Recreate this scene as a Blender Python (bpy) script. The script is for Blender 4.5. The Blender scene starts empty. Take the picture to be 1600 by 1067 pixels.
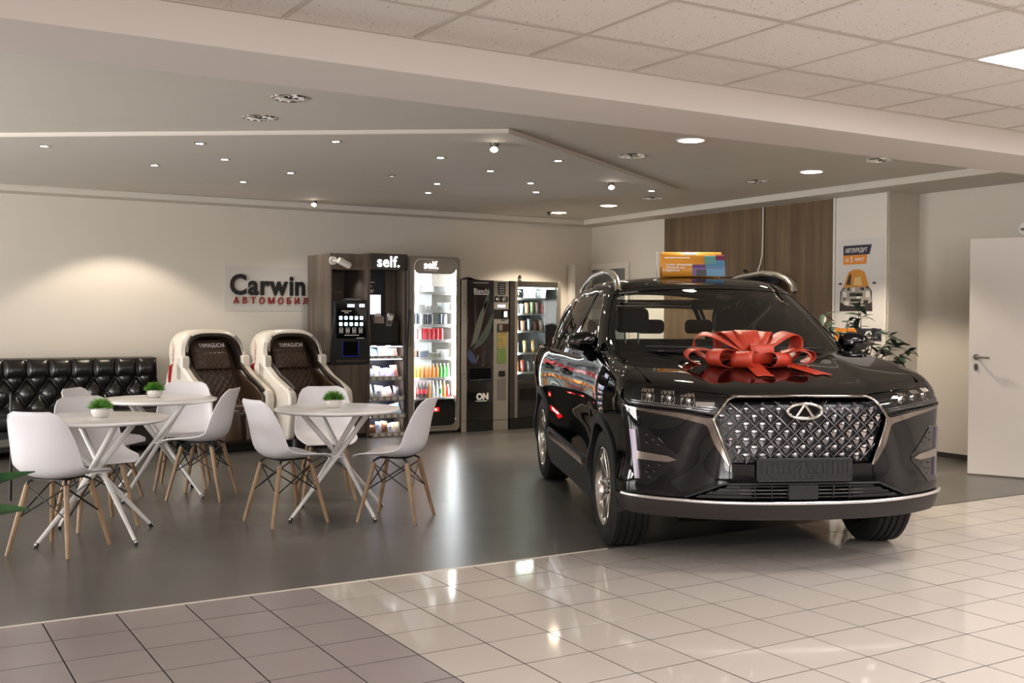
import bpy, bmesh, math, random
import numpy as np
from mathutils import Vector, Matrix, Euler
from mathutils.geometry import delaunay_2d_cdt

random.seed(7)
PI = math.pi
scene = bpy.context.scene
COL = scene.collection

# ------------------------------------------------------------------ camera
# room axes: X along the back wall, Y from the viewer to the back wall
CAM_H = 1.36
YAW, PITCH, ROLL, FOC = 0.5408, 0.0211, 0.0049, 1675.0
def cam_to_room(v):
    ca, sa = math.cos(YAW), math.sin(YAW)
    return Vector((v[0] * ca + v[1] * sa, -v[0] * sa + v[1] * ca, v[2]))
_r, _u = Vector((1, 0, 0)), Vector((0, math.sin(PITCH), math.cos(PITCH)))
_right = cam_to_room(_r * math.cos(ROLL) + _u * math.sin(ROLL))
_up = cam_to_room(_u * math.cos(ROLL) - _r * math.sin(ROLL))
_fwd = cam_to_room(Vector((0, math.cos(PITCH), -math.sin(PITCH))))
cd = bpy.data.cameras.new('camera')
cd.sensor_width = 36.0
cd.lens = FOC / 1600.0 * 36.0
cd.clip_start = 0.05
cam = bpy.data.objects.new('camera', cd)
COL.objects.link(cam)
cam.matrix_world = Matrix((( _right.x, _up.x, -_fwd.x, 0), (_right.y, _up.y, -_fwd.y, 0),
                           (_right.z, _up.z, -_fwd.z, CAM_H), (0, 0, 0, 1)))
scene.camera = cam

# ------------------------------------------------------------------ world, exposure
scene.view_settings.view_transform = 'Standard'
scene.view_settings.look = 'None'
scene.view_settings.gamma = 1.0
scene.view_settings.use_curve_mapping = False
scene.view_settings.exposure = 0.44
W = bpy.data.worlds.new('world')
scene.world = W
W.use_nodes = True
W.node_tree.nodes['Background'].inputs[0].default_value = (0.72, 0.80, 0.95, 1)
W.node_tree.nodes['Background'].inputs[1].default_value = 0.5

# daylight that enters through the showroom's front windows (behind the viewer)
LIGHT_WINDOW = 380.0
LIGHT_WINDOW_L = 290.0
LIGHT_LED = 27.0
LIGHT_DOWN = 160.0
LIGHT_SPOT = 11.0
def window_light(name, x, y, z, w, h, rot, energy):
    l = bpy.data.lights.new(name, 'AREA')
    l.shape = 'RECTANGLE'; l.size = w; l.size_y = h
    l.energy = energy; l.color = (1.0, 0.965, 0.93)
    o = bpy.data.objects.new(name, l); COL.objects.link(o)
    o.location = (x, y, z); o.rotation_euler = rot
    o['kind'] = 'helper'
UP = math.radians(28)                       # sky light plus light thrown up by the bright ground outside
for _y in (6.9, 10.0):                      # lounge windows in the left wall
    window_light('daylight', -4.75, _y, 1.0, 2.6, 2.2, (PI / 2 + UP, 0, -PI / 2), LIGHT_WINDOW_L)
window_light('daylight', -2.4, -6.75, 1.0, 2.4, 2.2, (PI / 2 + UP, 0, 0), LIGHT_WINDOW)       # showroom front

cy = scene.cycles
cy.max_bounces = 7; cy.diffuse_bounces = 4; cy.glossy_bounces = 4; cy.transmission_bounces = 4; cy.transparent_max_bounces = 10
cy.caustics_reflective = False; cy.caustics_refractive = False
cy.sample_clamp_indirect = 6.0
cy.use_adaptive_sampling = True; cy.adaptive_threshold = 0.03

# ------------------------------------------------------------------ materials
def srgb(h):
    if isinstance(h, (tuple, list)):
        return tuple(h)
    h = h.lstrip('#')
    c = [int(h[i:i + 2], 16) / 255 for i in (0, 2, 4)]
    return tuple(x / 12.92 if x <= 0.04045 else ((x + 0.055) / 1.055) ** 2.4 for x in c)
MATS = {}
def mat(name, color='#808080', rough=0.5, metal=0.0, spec=0.5, coat=0.0, coat_rough=0.03, trans=0.0, ior=1.5,
        emit=None, estr=0.0, var=0.0, vscale=8.0, bump=0.0, bscale=60.0, color2=None, stretch=(1, 1, 1), alpha=1.0, sheen=0.0, rvar=0.0):
    if name in MATS:
        return MATS[name]
    m = bpy.data.materials.new(name)
    m.use_nodes = True
    nt = m.node_tree
    b = nt.nodes['Principled BSDF']
    c = srgb(color)
    b.inputs['Base Color'].default_value = (*c, 1)
    b.inputs['Roughness'].default_value = rough
    b.inputs['Metallic'].default_value = metal
    b.inputs['Specular IOR Level'].default_value = spec
    b.inputs['IOR'].default_value = ior
    b.inputs['Coat Weight'].default_value = coat
    b.inputs['Coat Roughness'].default_value = coat_rough
    b.inputs['Transmission Weight'].default_value = trans
    b.inputs['Alpha'].default_value = alpha
    if sheen:
        b.inputs['Sheen Weight'].default_value = sheen
    if emit is not None:
        b.inputs['Emission Color'].default_value = (*srgb(emit), 1)
        b.inputs['Emission Strength'].default_value = estr
    if var or bump or color2 or rvar:
        tc = nt.nodes.new('ShaderNodeTexCoord')
        mp = nt.nodes.new('ShaderNodeMapping')
        mp.inputs['Scale'].default_value = stretch
        nt.links.new(tc.outputs['Object'], mp.inputs['Vector'])
        if var or color2 or rvar:
            n = nt.nodes.new('ShaderNodeTexNoise')
            n.inputs['Scale'].default_value = vscale
            n.inputs['Detail'].default_value = 6
            n.inputs['Roughness'].default_value = 0.6
            nt.links.new(mp.outputs[0], n.inputs['Vector'])
            if var or color2:
                r = nt.nodes.new('ShaderNodeValToRGB')
                c2 = srgb(color2) if color2 else tuple(min(1, x * (1 + var)) for x in c)
                c1 = c if color2 else tuple(x * (1 - var) for x in c)
                r.color_ramp.elements[0].position = 0.32
                r.color_ramp.elements[1].position = 0.68
                r.color_ramp.elements[0].color = (*c1, 1)
                r.color_ramp.elements[1].color = (*c2, 1)
                nt.links.new(n.outputs[0], r.inputs[0])
                nt.links.new(r.outputs[0], b.inputs['Base Color'])
            if rvar:
                mr = nt.nodes.new('ShaderNodeMapRange')
                mr.inputs['From Min'].default_value = 0.3; mr.inputs['From Max'].default_value = 0.7
                mr.inputs['To Min'].default_value = max(0, rough - rvar); mr.inputs['To Max'].default_value = rough + rvar
                nt.links.new(n.outputs[0], mr.inputs['Value'])
                nt.links.new(mr.outputs[0], b.inputs['Roughness'])
        if bump:
            n2 = nt.nodes.new('ShaderNodeTexNoise')
            n2.inputs['Scale'].default_value = bscale
            n2.inputs['Detail'].default_value = 3
            nt.links.new(mp.outputs[0], n2.inputs['Vector'])
            bp = nt.nodes.new('ShaderNodeBump')
            bp.inputs['Strength'].default_value = bump
            bp.inputs['Distance'].default_value = 0.01
            nt.links.new(n2.outputs[0], bp.inputs['Height'])
            nt.links.new(bp.outputs[0], b.inputs['Normal'])
    MATS[name] = m
    return m

def wood(name, c1, c2, c3, rough=0.45, scale=1.0, axis='Z'):
    """long vertical grain"""
    if name in MATS:
        return MATS[name]
    m = mat(name, c1, rough)
    nt = m.node_tree; b = nt.nodes['Principled BSDF']
    tc = nt.nodes.new('ShaderNodeTexCoord'); mp = nt.nodes.new('ShaderNodeMapping')
    s = {'Z': (9, 9, 0.55), 'X': (0.55, 9, 9), 'Y': (9, 0.55, 9)}[axis]
    mp.inputs['Scale'].default_value = tuple(v * scale for v in s)
    nt.links.new(tc.outputs['Object'], mp.inputs['Vector'])
    n = nt.nodes.new('ShaderNodeTexNoise'); n.inputs['Scale'].default_value = 1.0
    n.inputs['Detail'].default_value = 8; n.inputs['Roughness'].default_value = 0.62; n.inputs['Distortion'].default_value = 0.5
    nt.links.new(mp.outputs[0], n.inputs['Vector'])
    r = nt.nodes.new('ShaderNodeValToRGB')
    e = r.color_ramp.elements
    e[0].position = 0.3; e[0].color = (*srgb(c1), 1)
    e[1].position = 0.72; e[1].color = (*srgb(c3), 1)
    k = e.new(0.5); k.color = (*srgb(c2), 1)
    nt.links.new(n.outputs[0], r.inputs[0]); nt.links.new(r.outputs[0], b.inputs['Base Color'])
    return m

# ------------------------------------------------------------------ mesh helpers
def arr(v):
    return [tuple(map(float, p)) for p in v]
class MB:
    """collects simple shapes into ONE mesh"""
    def __init__(s):
        s.v = []; s.f = []
    def add(s, v, f):
        n = len(s.v); s.v += arr(v); s.f += [tuple(i + n for i in q) for q in f]; return s
    def box(s, c, size, rot=None):
        x, y, z = (d / 2 for d in size)
        p = [Vector(q) for q in ((-x, -y, -z), (x, -y, -z), (x, y, -z), (-x, y, -z), (-x, -y, z), (x, -y, z), (x, y, z), (-x, y, z))]
        if rot is not None:
            e = Euler(rot).to_matrix(); p = [e @ q for q in p]
        p = [q + Vector(c) for q in p]
        return s.add(p, [(0, 3, 2, 1), (4, 5, 6, 7), (0, 1, 5, 4), (1, 2, 6, 5), (2, 3, 7, 6), (3, 0, 4, 7)])
    def box2(s, a, b):
        return s.box([(a[i] + b[i]) / 2 for i in range(3)], [abs(b[i] - a[i]) for i in range(3)])
    def rbox(s, a, b, r=0.01, axis=2, n=3):
        """box with rounded edges parallel to axis (an extruded rounded rectangle)"""
        ax = [i for i in range(3) if i != axis]
        pts = []
        for (sx, sy, a0) in ((1, 1, 0), (-1, 1, 1), (-1, -1, 2), (1, -1, 3)):
            cx = (b[ax[0]] - r) if sx > 0 else (a[ax[0]] + r)
            cy = (b[ax[1]] - r) if sy > 0 else (a[ax[1]] + r)
            for k in range(n + 1):
                t = (a0 + k / n) * PI / 2
                pts.append((cx + r * math.cos(t), cy + r * math.sin(t)))
        return s.prism(pts, a[axis], b[axis], axis)
    def prism(s, pts, lo, hi, axis=2):
        n = len(pts)
        def mk(p, h):
            q = [0, 0, 0]; ax = [i for i in range(3) if i != axis]
            q[ax[0]], q[ax[1]], q[axis] = p[0], p[1], h
            return q
        v = [mk(p, lo) for p in pts] + [mk(p, hi) for p in pts]
        area = sum(pts[i][0] * pts[(i + 1) % n][1] - pts[(i + 1) % n][0] * pts[i][1] for i in range(n))
        flip = (area < 0) ^ (axis == 1)
        f = [tuple(range(n - 1, -1, -1)), tuple(range(n, 2 * n))] + [(i, (i + 1) % n, (i + 1) % n + n, i + n) for i in range(n)]
        if flip: f = [q[::-1] for q in f]
        return s.add(v, f)
    def tube(s, path, r, n=8, closed=False, caps=True, flat=1.0):
        P = [Vector(p) for p in path]; m = len(P)
        rr = r if isinstance(r, (list, tuple)) else [r] * m
        T = []
        for i in range(m):
            a = P[(i - 1) % m] if (closed or i > 0) else P[i]
            b = P[(i + 1) % m] if (closed or i < m - 1) else P[i]
            T.append((b - a).normalized())
        up = Vector((0, 0, 1)) if abs(T[0].z) < 0.9 else Vector((1, 0, 0))
        nrm = (up - T[0] * up.dot(T[0])).normalized()
        v = []
        for i in range(m):
            nrm = (nrm - T[i] * nrm.dot(T[i])).normalized()
            bi = T[i].cross(nrm)
            for k in range(n):
                t = 2 * PI * k / n
                v.append(P[i] + (nrm * math.cos(t) + bi * math.sin(t) * flat) * rr[i])
        f = []
        for i in range(m if closed else m - 1):
            j = (i + 1) % m
            f += [(i * n + k, i * n + (k + 1) % n, j * n + (k + 1) % n, j * n + k) for k in range(n)]
        if caps and not closed:
            f += [tuple(range(n - 1, -1, -1)), tuple((m - 1) * n + k for k in range(n))]
        return s.add(v, f)
    def lathe(s, prof, n=24, c=(0, 0, 0), axis=2, a0=0.0, a1=2 * PI):
        full = abs(a1 - a0 - 2 * PI) < 1e-6
        steps = n if full else n + 1
        v = []; idx = []
        for (r, h) in prof:
            row = []
            if r < 1e-6:
                v.append((0, 0, h)); row = [len(v) - 1] * steps
            else:
                for k in range(steps):
                    t = a0 + (a1 - a0) * k / n
                    v.append((r * math.cos(t), r * math.sin(t), h)); row.append(len(v) - 1)
            idx.append(row)
        f = []
        for i in range(len(prof) - 1):
            for k in range(n):
                k2 = (k + 1) % steps
                q = [idx[i][k], idx[i][k2], idx[i + 1][k2], idx[i + 1][k]]
                u = []
                for t in q:
                    if t not in u: u.append(t)
                if len(u) > 2: f.append(tuple(u))
        if axis == 0: v = [(p[2], p[0], p[1]) for p in v]
        elif axis == 1: v = [(p[1], p[2], p[0]) for p in v]
        v = [(p[0] + c[0], p[1] + c[1], p[2] + c[2]) for p in v]
        return s.add(v, f)
    def grid(s, rows, closed_u=False):
        """rows: list of lists of points"""
        m, n = len(rows), len(rows[0])
        v = [p for r in rows for p in r]
        f = []
        for i in range(m - 1):
            for k in range(n if closed_u else n - 1):
                k2 = (k + 1) % n
                f.append((i * n + k, i * n + k2, (i + 1) * n + k2, (i + 1) * n + k))
        return s.add(v, f)
    def move(s, M):
        s.v = arr([M @ Vector(p) for p in s.v]); return s
    def build(s, name, m, parent=None, smooth=None, bevel=0, seg=2, subsurf=0, solid=0, kind=None, label=None, fix=True):
        me = bpy.data.meshes.new(name)
        me.from_pydata(s.v, [], s.f)
        if fix:
            bm = bmesh.new(); bm.from_mesh(me)
            bmesh.ops.recalc_face_normals(bm, faces=bm.faces[:])
            bm.to_mesh(me); bm.free()
        return finish(name, me, m, parent, smooth, bevel, seg, subsurf, solid, kind, label)

def finish(name, me, m, parent=None, smooth=None, bevel=0, seg=2, subsurf=0, solid=0, kind=None, label=None):
    if isinstance(m, (list, tuple)):
        for q in m: me.materials.append(q)
    elif m is not None:
        me.materials.append(m)
    if smooth is not None:
        me.shade_smooth()
        if smooth < 179: me.set_sharp_from_angle(angle=math.radians(smooth))
    o = bpy.data.objects.new(name, me)
    COL.objects.link(o)
    if parent is not None: o.parent = parent
    if solid:
        q = o.modifiers.new('solid', 'SOLIDIFY'); q.thickness = solid; q.offset = 0
    if subsurf:
        q = o.modifiers.new('sub', 'SUBSURF'); q.levels = subsurf; q.render_levels = subsurf
    if bevel:
        q = o.modifiers.new('bevel', 'BEVEL'); q.width = bevel; q.segments = seg; q.limit_method = 'ANGLE'; q.angle_limit = math.radians(40)
        if smooth is None:
            me.shade_smooth(); me.set_sharp_from_angle(angle=math.radians(60))
    if kind: o['kind'] = kind
    if label: o['label'] = label
    return o

def tag(o, label=None, cat=None, group=None, kind=None):
    if label: o['label'] = label
    if cat: o['category'] = cat
    if group: o['group'] = group
    if kind: o['kind'] = kind
    return o
def thing(name, label, cat, loc=(0, 0, 0), rz=0.0, group=None, rot=None):
    o = bpy.data.objects.new(name, None)
    o.empty_display_size = 0.1
    COL.objects.link(o)
    o.location = loc
    o.rotation_euler = rot if rot else (0, 0, rz)
    return tag(o, label, cat, group)
def struct(o, label=None):
    o['kind'] = 'structure'
    if label: o['label'] = label
    return o
def copy_tree(o, parent=None):
    c = o.copy(); COL.objects.link(c)
    if parent is not None:
        c.parent = parent
    for ch in list(o.children):
        copy_tree(ch, c)
    return c
def dup_mesh(o, name, parent, loc=(0, 0, 0), rot=(0, 0, 0), scale=(1, 1, 1)):
    c = o.copy(); c.name = name; COL.objects.link(c); c.parent = parent
    c.location = loc; c.rotation_euler = rot; c.scale = scale
    return c
def text_mesh(body, size=1.0, extrude=0.0, bold=0.0, align='LEFT', spacing=1.0, xscale=1.0):
    """lettering as a mesh in the XY plane"""
    c = bpy.data.curves.new('lettering', 'FONT')
    c.body = body; c.size = size; c.extrude = extrude; c.align_x = align; c.offset = bold
    c.space_character = spacing; c.resolution_u = 4
    o = bpy.data.objects.new('lettering', c); COL.objects.link(o)
    dg = bpy.context.evaluated_depsgraph_get(); dg.update()
    me = bpy.data.meshes.new_from_object(o.evaluated_get(dg))
    bpy.data.objects.remove(o); bpy.data.curves.remove(c)
    if xscale != 1.0:
        me.transform(Matrix.Diagonal((xscale, 1, 1, 1)))
    me.materials.clear()
    return me
def text_obj(name, body, m, parent, M, size=1.0, extrude=0.0, bold=0.0, align='LEFT', spacing=1.0, xscale=1.0):
    me = text_mesh(body, size, extrude, bold, align, spacing, xscale)
    me.transform(M)
    return finish(name, me, m, parent)
def frame_matrix(origin, xdir, ydir):
    x = Vector(xdir).normalized(); y = Vector(ydir).normalized(); z = x.cross(y)
    return Matrix(((x.x, y.x, z.x, origin[0]), (x.y, y.y, z.y, origin[1]), (x.z, y.z, z.z, origin[2]), (0, 0, 0, 1)))
# ================================================================== THE ROOM
XL, XR, XR2 = -4.0, 8.75, 9.2          # left wall, right wall, recessed right wall
YF, YV, YB = -6.0, 5.135, 12.4         # front wall, edge of the vinyl floor, back wall
ZG, ZC, ZS = 2.596, 2.72, 2.65         # grid ceiling, plaster ceiling, bulkhead underside
BEAM0, BEAM1, ZBEAM = 4.32, 4.88, 2.445
TILE = 0.312; TX0, TY0 = 1.901, YV

def project(p):
    q = Vector(p) - Vector((0, 0, CAM_H))
    d = q.dot(_fwd)
    if d <= 0.05: return None
    return 800 + FOC * q.dot(_right) / d, 533.5 - FOC * q.dot(_up) / d
def in_view(p, m=60):
    q = project(p)
    return q is not None and -m < q[0] < 1600 + m and -m < q[1] < 1067 + m

M_grout = mat('tile_grout', '#352c26', 0.8, var=0.15, vscale=20)
M_tile_light = mat('cream_glazed_tile', '#b9b1a7', 0.07, spec=0.5)
M_tile_dark = mat('taupe_satin_tile', '#8a807c', 0.3, spec=0.45)
def tile_tone(m, c, d):
    nt = m.node_tree; oi = nt.nodes.new('ShaderNodeObjectInfo'); r = nt.nodes.new('ShaderNodeValToRGB')
    c = srgb(c); r.color_ramp.elements[0].color = (*[x * (1 - d) for x in c], 1); r.color_ramp.elements[1].color = (*[x * (1 + d) for x in c], 1)
    nt.links.new(oi.outputs['Random'], r.inputs[0]); nt.links.new(r.outputs[0], nt.nodes['Principled BSDF'].inputs['Base Color'])
tile_tone(M_tile_light, '#b9b1a7', .03); tile_tone(M_tile_dark, '#8a807c', .05)
M_vinyl = mat('grey_concrete_vinyl', '#524f4b', 0.29, spec=0.5, color2='#5e5b56', vscale=1.6, stretch=(1.0, 1.7, 1))
M_paint = mat('white_wall_paint', '#cdc6bc', 0.75, spec=0.3, var=0.015, vscale=2, bump=0.03, bscale=180)
M_ceil = mat('white_ceiling_paint', '#cbc5bc', 0.8, spec=0.25, var=0.015, vscale=1.5)
M_white = mat('white_gloss_paint', '#d8d3cc', 0.4)
M_metal = mat('brushed_metal', '#b9b6b0', 0.28, 1.0)
M_chrome = mat('chrome', '#dedcd8', 0.08, 1.0)
M_black = mat('black_plastic', '#121212', 0.42)
M_blackgloss = mat('black_gloss_plastic', '#08080a', 0.08, coat=0.5)

# ---- tiled floor
fl = MB()
fl.box2((XL, YF, -0.10), (XR2, YV, -0.009))
# where tiles are laid one by one the slab shows only as joints
M_floor_far = mat('cream_tile_floor', '#c6baa9', 0.08, var=0.03, vscale=3)
floor = struct(fl.build('floor', M_grout), 'floor of square ceramic tiles with dark joints')
g = 0.0055
def tile_mesh(name, m):
    h = TILE / 2 - g / 2; c = 0.0003
    b = MB()
    b.add([(-h, -h, -0.0095), (h, -h, -0.0095), (h, h, -0.0095), (-h, h, -0.0095), (-h, -h, -c), (h, -h, -c), (h, h, -c), (-h, h, -c),
           (-h + c, -h + c, 0), (h - c, -h + c, 0), (h - c, h - c, 0), (-h + c, h - c, 0)],
          [(0, 1, 5, 4), (1, 2, 6, 5), (2, 3, 7, 6), (3, 0, 4, 7), (4, 5, 9, 8), (5, 6, 10, 9), (6, 7, 11, 10), (7, 4, 8, 11), (8, 9, 10, 11)])
    me = bpy.data.meshes.new(name); me.from_pydata(b.v, [], b.f); me.materials.append(m); me.materials.append(M_grout)
    for q in range(4): me.polygons[q].material_index = 1
    return me
me_l, me_d = tile_mesh('cream_tile', M_tile_light), tile_mesh('taupe_tile', M_tile_dark)
rest = {0: MB(), 1: MB()}
for i in range(-19, 23):
    for j in range(0, 36):
        cx, cy = TX0 + (i + 0.5) * TILE, TY0 - (j + 0.5) * TILE
        if cx - TILE / 2 < XL or cx + TILE / 2 > XR2 + 0.02: continue
        vis = any(in_view((cx + a * TILE / 2, cy + b * TILE / 2, 0), 30) for a in (-1, 0, 1) for b in (-1, 0, 1))
        if vis:
            o = bpy.data.objects.new('floor_tile', me_d if i < 0 else me_l)
            COL.objects.link(o); o.parent = floor
            o.location = (cx, cy, random.uniform(-0.0003, 0.0003))
            o.rotation_euler = (random.uniform(-6e-4, 6e-4), random.uniform(-6e-4, 6e-4), 0)
        else:
            h = TILE / 2 - g / 2
            rest[0 if i < 0 else 1].add([(cx - h, cy - h, 0), (cx + h, cy - h, 0), (cx + h, cy + h, 0), (cx - h, cy + h, 0)], [(0, 1, 2, 3)])
rest[0].build('tile_field', M_tile_dark, floor, kind='stuff')
rest[1].build('tile_field', M_tile_light, floor, kind='stuff')

vf = MB().box2((XL, YV, -0.10), (XR2, YB, 0.0))
struct(vf.build('floor_vinyl', M_vinyl), 'dark grey concrete-look vinyl floor of the lounge')
struct(MB().box2((XL, YV - 0.006, -0.003), (3.75, YV + 0.008, 0.003)).build('trim_1', mat('pale_floor_trim', '#cfc6b8', 0.4)), 'thin pale strip along the vinyl floor edge')
struct(MB().box2((6.55, YV - 0.006, -0.003), (XR2, YV + 0.006, 0.002)).build('trim_2', mat('dark_floor_trim', '#2a2624', 0.6)), 'dark strip along the vinyl floor edge by the door')

# ---- walls
struct(MB().box2((XL - 0.1, YB, 0), (XR + 0.6, YB + 0.15, ZC + 0.1)).build('wall_back', M_paint), 'cream painted back wall')
lw = MB()
lw.box2((XL - 0.15, YF, 0), (XL, YB, 0.2)); lw.box2((XL - 0.15, YF, 2.5), (XL, YB, ZC + 0.1))
for a, b in ((YF, 5.55), (8.25, 8.65), (11.35, YB)): lw.box2((XL - 0.15, a, 0.2), (XL, b, 2.5))
struct(lw.build('wall_left', M_paint))
for n, y in enumerate((6.9, 10.0)):
    f = MB()
    f.box2((XL - .1, y - 1.35, .2), (XL - .05, y - 1.3, 2.5)); f.box2((XL - .1, y + 1.3, .2), (XL - .05, y + 1.35, 2.5))
    f.box2((XL - .1, y - 1.3, .2), (XL - .05, y + 1.3, .26)); f.box2((XL - .1, y - 1.3, 2.44), (XL - .05, y + 1.3, 2.5)); f.box2((XL - .1, y - .02, .26), (XL - .05, y + .02, 2.44))
    struct(f.build('window_%d' % (n + 2), mat('dark_window_frame', '#3a3a3c', 0.4)))
wr = MB()
wr.box2((XR, 7.263, 0), (XR + 0.6, YB, ZC + 0.1))            # main stretch with the panels
struct(wr.build('wall_right', M_paint), 'white side wall behind the wood panels')
wr2 = MB().box2((XR2, 5.2, 0), (XR2 + 0.15, 7.263, ZC + 0.1))
struct(wr2.build('wall_right_recess', M_paint), 'cream wall of the recess beside the door')
wr3 = MB().box2((XR, YF, 0), (XR2 + 0.15, 5.2, ZC + 0.1))
struct(wr3.build('wall_right_front', M_paint))
# front wall with window openings (behind the viewer)
fw = MB()
fw.box2((XL, YF - 0.15, 0), (XR, YF, 0.2)); fw.box2((XL, YF - 0.15, 2.5), (XR, YF, ZC + 0.1))
for a, b in ((XL, -3.65), (-1.15, XR)):
    fw.box2((a, YF - 0.15, 0.2), (b, YF, 2.5))
struct(fw.build('wall_front', mat('grey_front_wall', '#77716b', .7)))
for n, x in enumerate((-2.4,)):
    f = MB()
    f.box2((x - 1.25, YF - 0.1, 0.2), (x - 1.2, YF - 0.05, 2.5)); f.box2((x + 1.2, YF - 0.1, 0.2), (x + 1.25, YF - 0.05, 2.5))
    f.box2((x - 1.2, YF - 0.1, 0.2), (x + 1.2, YF - 0.05, 0.26)); f.box2((x - 1.2, YF - 0.1, 2.44), (x + 1.2, YF - 0.05, 2.5))
    f.box2((x - 0.02, YF - 0.1, 0.26), (x + 0.02, YF - 0.05, 2.44))
    struct(f.build('window_%d' % (n + 1), mat('dark_window_frame', '#3a3a3c', 0.4)))

# ---- ceilings
struct(MB().box2((XL, BEAM1, ZC), (XR2 + 0.1, YB, ZC + 0.1)).build('ceiling_plaster', M_ceil), 'smooth white plaster ceiling of the lounge')
beam = MB().box2((XL, BEAM0, ZBEAM), (XR2, BEAM1, ZC + 0.1))
struct(beam.build('beam', mat('beam_paint', '#d3ccc6', 0.75), bevel=0.004), 'wide white ceiling beam between the two halls')
bh = MB()
bh.box2((XL, YB - 0.30, ZS), (8.40, YB, ZC)); bh.box2((8.40, BEAM1, ZS), (XR2, YB, ZC))
struct(bh.build('trim_3', M_ceil, bevel=0.006), 'low plaster bulkhead along the back and side walls')
# dropped plaster panel with the angled edge that carries the small spots
dp = [(-3.9, 12.1), (-3.9, 12.1), (0.844 - 4.74, 8.77 + 3.33), (0.844, 8.77), (3.93, 6.603), (7.166, 8.637), (5.9, 11.6), (0.2, 11.9)]
dp = dp[2:]
dpo = MB().prism(dp, ZC - 0.035, ZC, 2)
struct(dpo.build('ceiling_drop_panel', M_ceil, bevel=0.003), 'dropped plaster ceiling panel with angled edge')
eb = MB()
for a, b in (((0.844 - 4.7, 8.77 + 3.3), (3.93, 6.603)), ((3.93, 6.603), (7.166, 8.637))):
    d = (Vector(b) - Vector(a)).normalized(); nn = Vector((d.y, -d.x)) * 0.009
    eb.prism([(a[0], a[1]), (b[0], b[1]), (b[0] + nn.x, b[1] + nn.y), (a[0] + nn.x, a[1] + nn.y)], ZC - 0.03, ZC - 0.004, 2)
struct(eb.build('trim_4', M_ceil), 'thin cornice along the edge of the dropped panel')

# ---- suspended grid ceiling of the front hall
cg = MB().box2((XL, YF, ZG + 0.06), (XR2, BEAM0, ZG + 0.12))
ceil = struct(cg.build('ceiling', M_ceil), 'suspended ceiling of speckled mineral tiles')
M_min = mat('speckled_mineral_tile', '#dad5d0', 0.9, spec=0.15)
nt = M_min.node_tree; bs = nt.nodes['Principled BSDF']
tc = nt.nodes.new('ShaderNodeTexCoord')
vo = nt.nodes.new('ShaderNodeTexNoise'); vo.inputs['Scale'].default_value = 85; vo.inputs['Detail'].default_value = 2
nt.links.new(tc.outputs['Object'], vo.inputs['Vector'])
rp = nt.nodes.new('ShaderNodeValToRGB')
rp.color_ramp.elements[0].position = 0.285; rp.color_ramp.elements[0].color = (*srgb('#6f665d'), 1)
rp.color_ramp.elements[1].position = 0.335; rp.color_ramp.elements[1].color = (*srgb('#dad5d0'), 1)
nt.links.new(vo.outputs[0], rp.inputs[0]); nt.links.new(rp.outputs[0], bs.inputs['Base Color'])
M_rail = mat('ceiling_rail', '#bdb5ac', 0.5)
GX, GY, GT = 3.28, 3.86, 0.6
LED = [(2, 1), (2, 4), (2, 7), (2, 10), (5, 1), (5, 4), (5, 7), (5, 10), (-1, 4), (-1, 7), (-1, 10), (-4, 4), (-4, 7), (-4, 10), (-7, 4), (-7, 7), (-7, 10)]
tm = MB(); h = GT / 2 - 0.008
tm.add([(-h, -h, 0), (h, -h, 0), (h, h, 0), (-h, h, 0), (-h + 0.006, -h + 0.006, -0.004), (h - 0.006, -h + 0.006, -0.004), (h - 0.006, h - 0.006, -0.004), (-h + 0.006, h - 0.006, -0.004)],
       [(4, 7, 6, 5), (0, 4, 5, 1), (1, 5, 6, 2), (2, 6, 7, 3), (3, 7, 4, 0)])
me_t = bpy.data.meshes.new('ceiling_tile'); me_t.from_pydata(tm.v, [], tm.f); me_t.materials.append(M_min)
far = MB()
M_led = mat('led_diffuser', '#ffffff', 0.5, emit='#fff9fb', estr=LIGHT_LED)
nled = 0
for i in range(-12, 10):
    for j in range(-1, 17):
        x0, y1 = GX + i * GT, GY - j * GT          # tile spans x0..x0+GT, y1-GT..y1
        cx, cy = x0 + GT / 2, y1 - GT / 2
        if cx < XL or cx > XR2 - 0.1 or cy < YF: continue
        if (i, j) in LED:
            o = thing('ceiling_light', 'bright square light panel in the tiled ceiling, cut by the picture edge' if (i, j) == (2, 1) else 'square white light panel in the tiled ceiling behind the viewer', 'ceiling light', (cx, cy, ZG), group='light panels in the tiled ceiling')
            fr = MB()
            for a, b in (((-h, -h, -.002), (h, -h + .018, .03)), ((-h, h - .018, -.002), (h, h, .03)), ((-h, -h + .018, -.002), (-h + .018, h - .018, .03)), ((h - .018, -h + .018, -.002), (h, h - .018, .03))):
                fr.box2(a, b)
            fr.build('light_frame', M_white, o)
            MB().add([(-h + .018, -h + .018, .004), (h - .018, -h + .018, .004), (h - .018, h - .018, .004), (-h + .018, h - .018, .004)], [(0, 3, 2, 1)]).build('diffuser', M_led, o, fix=False)
            continue
        ylo, yhi = max(cy - h, YF), min(cy + h, BEAM0)
        if yhi - ylo < 0.05: continue
        sy = (yhi - ylo) / (2 * h)
        if any(in_view((cx + a * h, (ylo + yhi) / 2 + b * (yhi - ylo) / 2, ZG), 20) for a in (-1, 0, 1) for b in (-1, 0, 1)):
            o = bpy.data.objects.new('ceiling_tile', me_t); COL.objects.link(o); o.parent = ceil
            o.location = (cx, (ylo + yhi) / 2, ZG + 0.006 + random.uniform(0, 0.003))
            o.scale = (1, sy, 1)
            o.rotation_euler = (random.uniform(-.004, .004), random.uniform(-.003, .003), 0)
        else:
            far.add([(cx - h, ylo, ZG + .004), (cx + h, ylo, ZG + .004), (cx + h, yhi, ZG + .004), (cx - h, yhi, ZG + .004)], [(3, 2, 1, 0)])
far.build('tile_field', M_min, ceil, kind='stuff', fix=False)
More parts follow.
